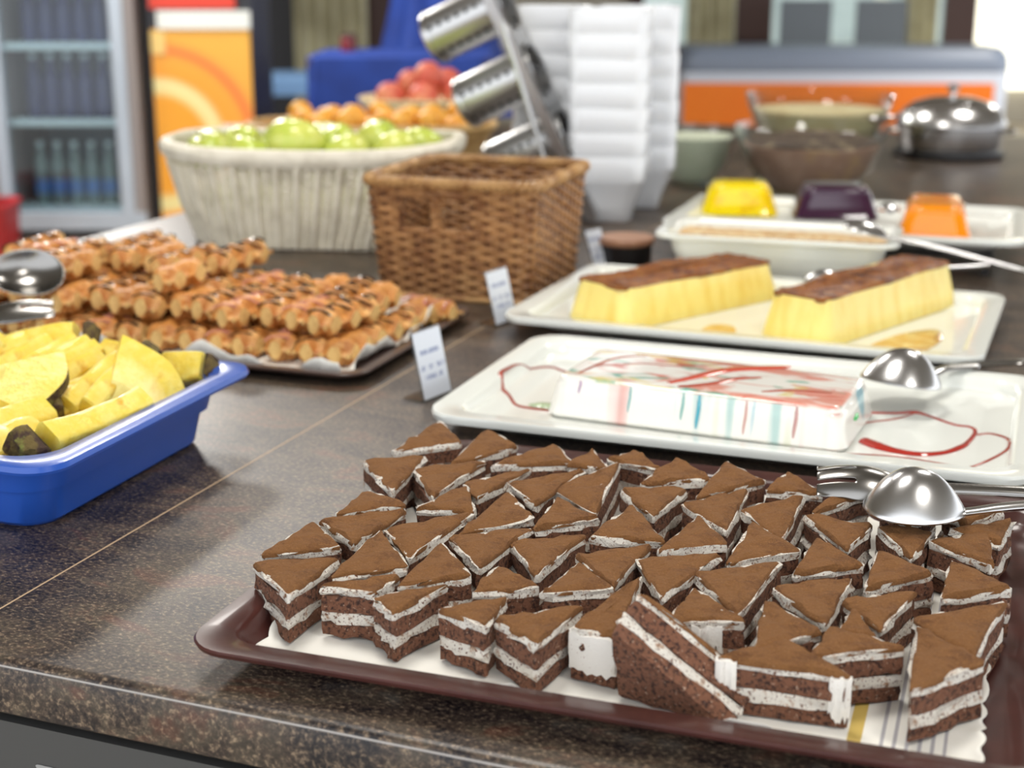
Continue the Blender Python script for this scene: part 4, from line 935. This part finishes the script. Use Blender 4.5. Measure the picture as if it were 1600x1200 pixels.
# ------------------------------------------------------------------ white tub with crumble
a, b = PX(1018, 366, .075), PX(1405, 386, .075); u = b-a; Lg = np.linalg.norm(u); rz = math.atan2(u[1], u[0]); TW, TD = Lg, .165
v = np.array([-u[1], u[0], 0])/Lg; c = (a+b)/2+v*TD/2
tt = thing('food_tub', 'white rectangular tub filled with golden crumble dessert', 'tub', (c[0], c[1], .0004), rz)
P = [(TW-.075, TD-.06, .02, 0), (TW-.07, TD-.055, .022, .003), (TW-.05, TD-.045, .026, .045), (TW-.044, TD-.04, .026, .0455), (TW-.032, TD-.032, .028, .069), (TW-.002, TD-.002, .025, .0695), (TW, TD, .025, .072), (TW-.002, TD-.002, .025, .0755), (TW-.03, TD-.03, .026, .0745), (TW-.04, TD-.04, .026, .068), (TW-.06, TD-.055, .02, .01)]
mk('body', *rloft(P, 7), 'melamine', tt)
R = [[((TW-.042)*k*x, (TD-.042)*k*y, .064+.006*(1-k)+.0022*math.sin(x*31+y*17+k*9)) for x, y in rrect(1, 1, .1, 10)] for k in (1, .85, .65, .45, .25, .05)]
tag(mk('crumble_dessert', *loft(R, cap0=False), 'crumble', loc=tt.location, rot=(0, 0, rz)), 'golden crumbly dessert filling the white tub', 'dessert')
cutlery('spoon', 'steel spoon resting on the crumble in the white tub', 'spoon', PX(1352, 362, .090), PX(1560, 422, .045), True, .032, .024, .014, .20, rise=.005, w1=.014)
# ------------------------------------------------------------------ jelly plate
jr = PX(1590, 386, .06); JW, JD = .53, .325; jrz = rad(2)
jc = (jr[0]-JW/2*math.cos(jrz)-JD/2*math.sin(jrz)+.012, jr[1]+JD/2+.03)
st = thing('plate_stand', 'low black stand under the jelly plate', 'stand', (jc[0], jc[1], .0004), jrz)
MB().box((-.22, -.12, .026), (.22, .12, .033)).build('shelf', 'black', st, smooth=False)
for sx in (-1, 1):
    for sy in (-1, 1): MB().box((sx*.21-.006, sy*.11-.006, 0), (sx*.21+.006, sy*.11+.006, .026)).build('leg', 'black', st, smooth=False)
o = mk('serving_plate', *tray_mesh(JW, JD, .027, .024, .03, foot=.05, floor=.010, lip=.007), 'melamine', loc=(jc[0], jc[1], .0336), rot=(0, 0, jrz)); tag(o, 'white rectangular plate carrying three coloured jellies', 'plate')
def jelly(label, px, py, w, d, h, mat, rz, flute=.0):
    p = PX(px, py, .045); t = tag(mk('jelly_block', *loaf(w, d, h, .02, .03, .009), mat, loc=(p[0], p[1]+d/2, .0445), rot=(0, 0, rad(rz))), label, 'jelly'); return t
jelly('bright yellow jelly block on the jelly plate', 1143, 337, .125, .10, .05, 'jelly_yellow', 14)
jelly('dark purple jelly block between the yellow and orange jellies', 1293, 343, .135, .11, .05, 'jelly_purple', 14)
jelly('bright orange jelly block on the jelly plate', 1449, 380, .108, .17, .052, 'jelly_orange', 6)
cutlery('spoon', 'steel spoon standing between the purple and orange jellies', 'spoon', PX(1388, 330, .085), PX(1405, 345, .052), True, .022, .018, .012, .05)
# ------------------------------------------------------------------ glass bowls
def glass_bowl(label, c, r, h, fill, fz, mat, top, topmat, cat='bowl', flabel=None):
    t = thing('glass_bowl', label, cat, (c[0], c[1], .0004))
    mk('bowl_body', *lathe([(.001, 0), (r*.45, 0), (r*.55, .004), (r*.8, h*.4), (r*.95, h*.8), (r, h), (r-.002, h+.002), (r-.005, h), (r*.95-.005, h*.8), (r*.8-.005, h*.4), (r*.5, .010), (.001, .008)], 48), 'glass', t)
    q = fz/h; rf = r*(.8+.15*(q-.4)/.4 if q > .4 else .5+.3*q/.4)-.0062
    rings = [(.001, .0085), (r*.49, .0105), (r*.8-.0062, h*.4), (rf, fz)] if q > .42 else [(.001, .0085), (r*.49, .0105), (rf, fz)]
    f = thing('pudding', flabel, 'dessert', (c[0], c[1], .0004)); mk('pudding_body', *lathe(rings+[(rf*.5, fz+.001), (.001, fz+.001)], 40), mat, f)
    if top:
        R = []
        for k, z in ((.96, .001), (.9, .010), (.6, .016), (.25, .017), (.03, .016)): R.append([(rf*k*math.cos(a)*(1+.04*math.sin(5*a)), rf*k*math.sin(a)*(1+.04*math.cos(7*a)), fz+z+.004*math.sin(4*a+k*9)) for a in np.linspace(0, 2*math.pi, 36, endpoint=False)])
        mk('topping', *loft(R), topmat, f)
cc = (PX(1150, 192, .135)+PX(1392, 200, .135))/2
glass_bowl('clear glass bowl of brown chocolate pudding behind the jellies', cc, .150, .135, True, .10, 'pudding', True, 'pudding_top', flabel='brown chocolate pudding with dark crumbly top in a glass bowl')
cc2 = (PX(1140, 152, .15)+PX(1510, 160, .15))/2
glass_bowl('wide clear glass bowl of pale custard behind the chocolate pudding', (cc2[0]-.08, cc2[1]+.14), .17, .15, True, .115, 'custard', False, None, flabel='pale cream custard in the wide glass bowl')
lg = PX(1085, 205, .115)
glass_bowl('glass bowl of pale green cream behind the bowl stacks', (lg[0]-.02, lg[1]+.07), .092, .115, True, .098, 'palegreen', False, None, flabel='pale green cream in the glass bowl behind the bowl stacks')
# ------------------------------------------------------------------ round chafing dish
cp = PX(1462, 250, 0); t = thing('chafing_dish', 'round polished steel chafing dish with domed lid', 'chafing dish', (cp[0]+.02, cp[1]+.09, .0004))
mk('base', *lathe([(.001, 0), (.125, 0), (.128, .006), (.126, .016), (.12, .018), (.001, .018)], 40), 'black', t)
mk('pan', *lathe([(.001, .018), (.112, .018), (.118, .03), (.12, .07), (.128, .074), (.128, .079), (.115, .080), (.001, .080)], 48), 'steel', t)
ld = mk('lid', *lathe([(.126, .080), (.124, .086), (.112, .108), (.088, .126), (.05, .137), (.001, .140)], 48, True, False), 'steel', t)
mk('lid_knob', *lathe([(.006, .139), (.006, .15), (.014, .155), (.015, .162), (.001, .168)], 20), 'steel', ld)
for sx in (-1, 1): mk('handle', *tube(smoothpath([(sx*.118, -.03, .06), (sx*.142, -.025, .062), (sx*.146, 0, .063), (sx*.142, .025, .062), (sx*.118, .03, .06)], 4), .004, 8), 'steel', t)
cutlery('spoon', 'steel ladle spoon leaning out of the custard bowl', 'spoon', PX(1378, 182, .150), PX(1480, 172, .165), False, .03, .022, .012, .14)
# ------------------------------------------------------------------ background furniture (facing the view)
def bgthing(name, label, cat, px, dist, fz=-.9, rz=YAW):
    lat = (px-800)/FPX*(dist*math.cos(PITCH)+.14); p = _FH*dist+_R*lat; return thing(name, label, cat, (p[0], p[1], fz), rz)
def bx(t, name, mat, a, b, smooth=False): return MB().box(a, b).build(name, mat, t, smooth=smooth)
M['fr_frame'] = pm('fridge_frame', (190, 202, 216), .4, n=(3, (182, 194, 208), .4, .6)); M['fr_side'] = pm('fridge_side', (150, 142, 140), .5); M['fr_dark'] = pm('fridge_dark', (48, 50, 58), .4)
M['fr_in'] = pm('fridge_inside', (120, 132, 140), .6); M['bottle_dark'] = pm('dark_blue_bottle', (52, 58, 104), .25); M['bottle_green'] = pm('pale_green_bottle', (120, 142, 140), .2); M['label_blue'] = pm('blue_label', (84, 130, 190), .5)
M['fr_glass'] = thin_glass('fridge_glass', (.92, .96, .98, 1)); M['fr_light'] = pm('fridge_light', (214, 236, 240), .6)
FD = 6.3; ppm = FPX/FD
f = bgthing('drinks_fridge', 'tall glass-door drinks fridge with grey frame and bottles', 'fridge', 105, FD)
fw = 225/ppm/2
def fz(py): return (CAMH+.9)-((py+50)/FPX*FD)      # height above floor seen at picture row py
bx(f, 'carcass_back', 'fr_in', (-fw, .55, .14), (fw, .6, 1.9)); bx(f, 'carcass_side', 'fr_side', (-fw, .02, .14), (-fw+.03, .55, 1.9)); bx(f, 'carcass_side', 'fr_side', (fw-.03, .02, .14), (fw, .55, 1.9))
bx(f, 'carcass_top', 'fr_side', (-fw, .02, 1.88), (fw, .6, 1.92)); bx(f, 'carcass_bottom', 'fr_side', (-fw, .02, .14), (fw, .6, .20)); bx(f, 'kick_plate', 'fr_dark', (-fw, .0, 0), (fw, .55, .139))
zb = fz(345); zg = fz(318)
d = bx(f, 'door_frame', 'fr_frame', (-fw, -.04, zb), (fw, 0.015, zg)); 
bx(f, 'door_frame', 'fr_frame', (-fw, -.04, zg), (-fw+.05, .015, 1.9)); bx(f, 'door_frame', 'fr_frame', (fw-.10, -.04, zg), (fw-.045, .015, 1.9)); bx(f, 'door_edge', 'fr_side', (fw-.045, -.035, zg), (fw, .015, 1.9)); bx(f, 'door_frame', 'fr_frame', (-fw+.05, -.04, 1.8), (fw-.10, .015, 1.9))
bx(f, 'door_glass', 'fr_glass', (-fw+.05, -.02, zg), (fw-.10, -.014, 1.8))
shz = [zg+.01, fz(178), fz(62), fz(-60)]
for z in shz: bx(f, 'shelf', 'fr_light', (-fw+.035, .03, z-.022), (fw-.035, .5, z))
bm2 = {}
def bottle(x, y, z, h, r, mat, label, group, cap='fr_light'):
    key = (mat, round(h, 3)); t = thing('bottle', label, 'bottle', (0, 0, 0), group=group)
    if key not in bm2:
        body = mk('bottle_body', *lathe([(.001, 0), (r*.94, 0), (r, .006), (r, h*.55), (r*.85, h*.66), (r*.42, h*.82), (r*.4, h*.94), (.001, h*.94)], 18), mat, t)
        lb = mk('bottle_label', *lathe([(r+.001, h*.18), (r+.001, h*.40)], 18, False, False), 'label_blue' if 'green' in mat else mat, t)
        cp_ = mk('bottle_cap', *lathe([(r*.46, h*.93), (r*.46, h), (.001, h)], 14, True, False), cap, t); bm2[key] = (body.data, lb.data, cp_.data)
    else:
        for nm, me in zip(('bottle_body', 'bottle_label', 'bottle_cap'), bm2[key]): q = bpy.data.objects.new(nm, me); COL.objects.link(q); q.parent = t
    w4 = Matrix.Translation(f.location) @ Matrix.Rotation(YAW, 4, 'Z') @ Vector((x, y, z)); t.location = w4
for k in range(5): bottle(-.185+k*.075, .16, shz[0], .27, .032, 'bottle_green', 'clear greenish water bottle on the bottom fridge shelf', 'water bottles on the bottom fridge shelf')
for k in range(5): bottle(-.185+k*.075, .16, shz[1], .27, .035, 'bottle_dark', 'dark blue bottle on the middle fridge shelf', 'dark bottles on the middle fridge shelf')
for k in range(5): bottle(-.185+k*.075, .16, shz[2], .26, .035, 'bottle_dark', 'dark blue bottle on the upper fridge shelf', 'dark bottles on the upper fridge shelf')
# red bin beside the fridge
rb = bgthing('waste_bin', 'red bin standing beside the drinks fridge', 'bin', -44, 5.9); mk('bin_body', *rloft([(.2, .2, .03, 0), (.24, .24, .03, .42), (.23, .23, .03, .42), (.19, .19, .03, .02)], 4), pm('red_plastic', (170, 30, 36), .4), rb); mk('bin_rim', *tube([(x, y, .42) for x, y in rrect(.24, .24, .03, 4)], .01, 6, closed=True), pm('red_plastic', (170, 30, 36), .4), rb)
# juice dispenser with orange-slice print
def juice_mat():
    m = pm('orange_print', (252, 180, 60), .35); nt = m.node_tree; b = nt.nodes['Principled BSDF']; L = nt.links.new
    tc = nt.nodes.new('ShaderNodeTexCoord'); sx = nt.nodes.new('ShaderNodeSeparateXYZ'); L(tc.outputs['Object'], sx.inputs[0])
    def mt(op, a, v):
        q = nt.nodes.new('ShaderNodeMath'); q.operation = op
        for i, x in enumerate((a, v)):
            if isinstance(x, (int, float)): q.inputs[i].default_value = x
            else: L(x, q.inputs[i])
        return q.outputs[0]
    dx = mt('SUBTRACT', sx.outputs[0], -.20); dz = mt('SUBTRACT', sx.outputs[2], .60); rr = mt('SQRT', mt('ADD', mt('MULTIPLY', dx, dx), mt('MULTIPLY', dz, dz)), 0)
    r = nt.nodes.new('ShaderNodeValToRGB'); e = r.color_ramp.elements; e[0].position = 0; e[0].color = lin(255, 176, 44); e[1].position = 1; e[1].color = lin(253, 190, 74)
    for p, c in ((.33, (255, 172, 40)), (.38, (255, 236, 160)), (.44, (255, 240, 170)), (.49, (255, 170, 50)), (.60, (255, 176, 60)), (.66, (252, 130, 60)), (.74, (253, 184, 70))): q = e.new(p); q.color = lin(*c)
    L(mt('MULTIPLY', rr, 1.65), r.inputs[0]); L(r.outputs[0], b.inputs['Base Color']); return m
JDst = 6.35; jp = FPX/JDst
j = bgthing('juice_dispenser', 'juice dispenser with an orange-slice print and white top strip', 'juice machine', 320, JDst)
jw = 152/jp/2; jz = lambda py: (CAMH+.9)-((py+50)/FPX*JDst)
bx(j, 'body', 'fr_dark', (-jw-.02, .0, 0), (jw, .5, jz(-60))); bx(j, 'print_panel', juice_mat(), (-jw, -.02, .12), (jw-.005, 0, jz(40))); bx(j, 'top_strip', 'melamine', (-jw+.03, -.025, jz(39)), (jw, 0, jz(12))); bx(j, 'corner_print', pm('cream_print', (250, 214, 130), .4), (-jw, -.024, jz(76)), (-jw+.06, -.021, jz(42)))
bx(j, 'lower_print', 'melamine', (jw-.14, -.023, jz(205)), (jw-.006, -.021, jz(182))); bx(j, 'header', pm('red_print', (226, 70, 50), .4), (-jw, -.022, jz(9)), (jw-.06, 0, jz(-60)))
# tables with cloths
def table(label, px, dist, w, d, h, cloth, clabel, skirt, legmat='brownwood'):
    t = bgthing('table', label, 'table', px, dist); bx(t, 'tabletop', 'brownwood', (-w/2, -d/2, h-.03), (w/2, d/2, h-.002))
    for sx in (-1, 1):
        for sy in (-1, 1): bx(t, 'leg', legmat, (sx*(w/2-.06)-.025, sy*(d/2-.06)-.025, 0), (sx*(w/2-.06)+.025, sy*(d/2-.06)+.025, h-.03))
    R = []
    n = 160
    for k, z in ((1.0, -skirt), (1.0, -skirt*.5), (1.0, -.01), (.995, .0), (.9, .002), (.05, .002)):
        R.append([(x*k+(.02*math.sin(i*.55)*(-z/skirt) if z < -.01 else 0), y*k+(.02*math.cos(i*.55)*(-z/skirt) if z < -.01 else 0), h+z+.001) for i, (x, y) in enumerate(rrect(w+.02, d+.02, .05, 39))])
    o = mk('tablecloth', *loft(R, cap0=False), cloth); o.location = t.location; o.rotation_euler = t.rotation_euler; tag(o, clabel, 'tablecloth'); return t
M['bluecloth'] = pm('blue_cloth', (34, 68, 158), .75, n=(6, (30, 58, 138), .4, .65)); M['lightblue'] = pm('light_blue_cloth', (140, 184, 236), .6)
def tabz(py, D): return (CAMH+.9)-((py+50)/FPX*D)
DB = 6.6; table('table hidden under a royal blue cloth', 632, DB, 260/FPX*DB, .7, tabz(82, DB-.35), 'bluecloth', 'royal blue cloth hanging over the table behind the fruit', .75)
DL = 8.6; table('wooden side table under a light blue cloth', 455, DL, 130/FPX*DL, .6, tabz(112, DL-.3), 'lightblue', 'light blue cloth on the side table beside the juice dispenser', .10)
# closed blue parasol draped behind the table
uc = bgthing('parasol', 'closed royal blue parasol standing behind the blue table', 'parasol', 690, 7.7); R = []
for z, r_ in ((.62, .44), (.78, .36), (.95, .28), (1.15, .235), (1.5, .19), (1.9, .12), (2.2, .05)): R.append([(r_*(1+.10*math.sin(8*a))*math.cos(a), r_*(1+.10*math.sin(8*a))*math.sin(a), z) for a in np.linspace(0, 2*math.pi, 72, endpoint=False)])
mk('canopy', *loft(R), 'bluecloth', uc); mk('pole', *tube([(0, 0, .03), (0, 0, 2.3)], .022, 10), 'brownwood', uc); mk('foot', *lathe([(.001, 0), (.25, 0), (.25, .05), (.03, .07), (.001, .07)], 24), 'fr_dark', uc)
rc = bgthing('storage_jar', 'dark red lidded jar on the blue cloth', 'jar', 547, DB+.1, tabz(82, DB-.35)-.9+.003); mk('jar_body', *lathe([(.001, 0), (.035, 0), (.037, .05), (.03, .06), (.001, .06)], 20), pm('dark_red', (110, 24, 34), .4), rc); mk('jar_lid', *lathe([(.001, .06), (.032, .06), (.032, .075), (.001, .078)], 20), 'brownwood', rc)
# chest freezer
DF = 10.6; fzr = bgthing('chest_freezer', 'long chest freezer with an orange front panel and grey rounded top', 'freezer', 1322, DF, rz=YAW+rad(-2))
gw = 505/FPX*DF/2; gz = lambda py: (CAMH+.9)-((py+50)/FPX*DF)
M['fz_white'] = pm('freezer_white', (206, 214, 228), .35); M['fz_grey'] = pm('freezer_grey', (134, 146, 166), .4); M['fz_orange'] = pm('freezer_orange', (246, 122, 4), .4, n=(2, (248, 130, 12), .4, .6))
mk('body', *rloft([(2*gw-.04, .7, .06, .04), (2*gw-.02, .72, .07, .1), (2*gw, .74, .08, gz(106)), (2*gw-.01, .73, .08, gz(104))], 5), 'fz_white', fzr, loc=(0, .37, 0))
mk('lid_frame', *rloft([(2*gw, .74, .10, gz(104)), (2*gw+.02, .76, .12, gz(98)), (2*gw+.01, .75, .14, gz(80)), (2*gw-.06, .68, .16, gz(68)), (2*gw-.10, .62, .16, gz(70))], 6), 'fz_grey', fzr, loc=(0, .37, 0))
bx(fzr, 'front_panel', 'fz_orange', (-gw+.03, -.012, .20), (gw-.11, .004, gz(120)))
for sx in (-1, 1): bx(fzr, 'foot', 'fr_dark', (sx*(gw-.2)-.05, .1, 0), (sx*(gw-.2)+.05, .6, .045))
# dining furniture behind the freezer
M['chairgrey'] = pm('chair_grey', (120, 128, 136), .6)
for px, D, lab in ((1265, 12.2, 'dark dining chair behind the freezer near the brown window post'), (1385, 12.3, 'dark dining chair behind the freezer between the window posts')):
    c = bgthing('dining_chair', lab, 'chair', px, D); bx(c, 'seat', 'chairgrey', (-.22, -.22, .43), (.22, .22, .47)); bx(c, 'backrest', 'chairgrey', (-.21, .19, .6), (.21, .22, 1.08))
    for sx in (-1, 1):
        bx(c, 'leg', 'brownwood', (sx*.19-.02, -.2, 0), (sx*.19+.02, -.16, .43)); bx(c, 'leg', 'brownwood', (sx*.19-.02, .18, 0), (sx*.19+.02, .22, .62))
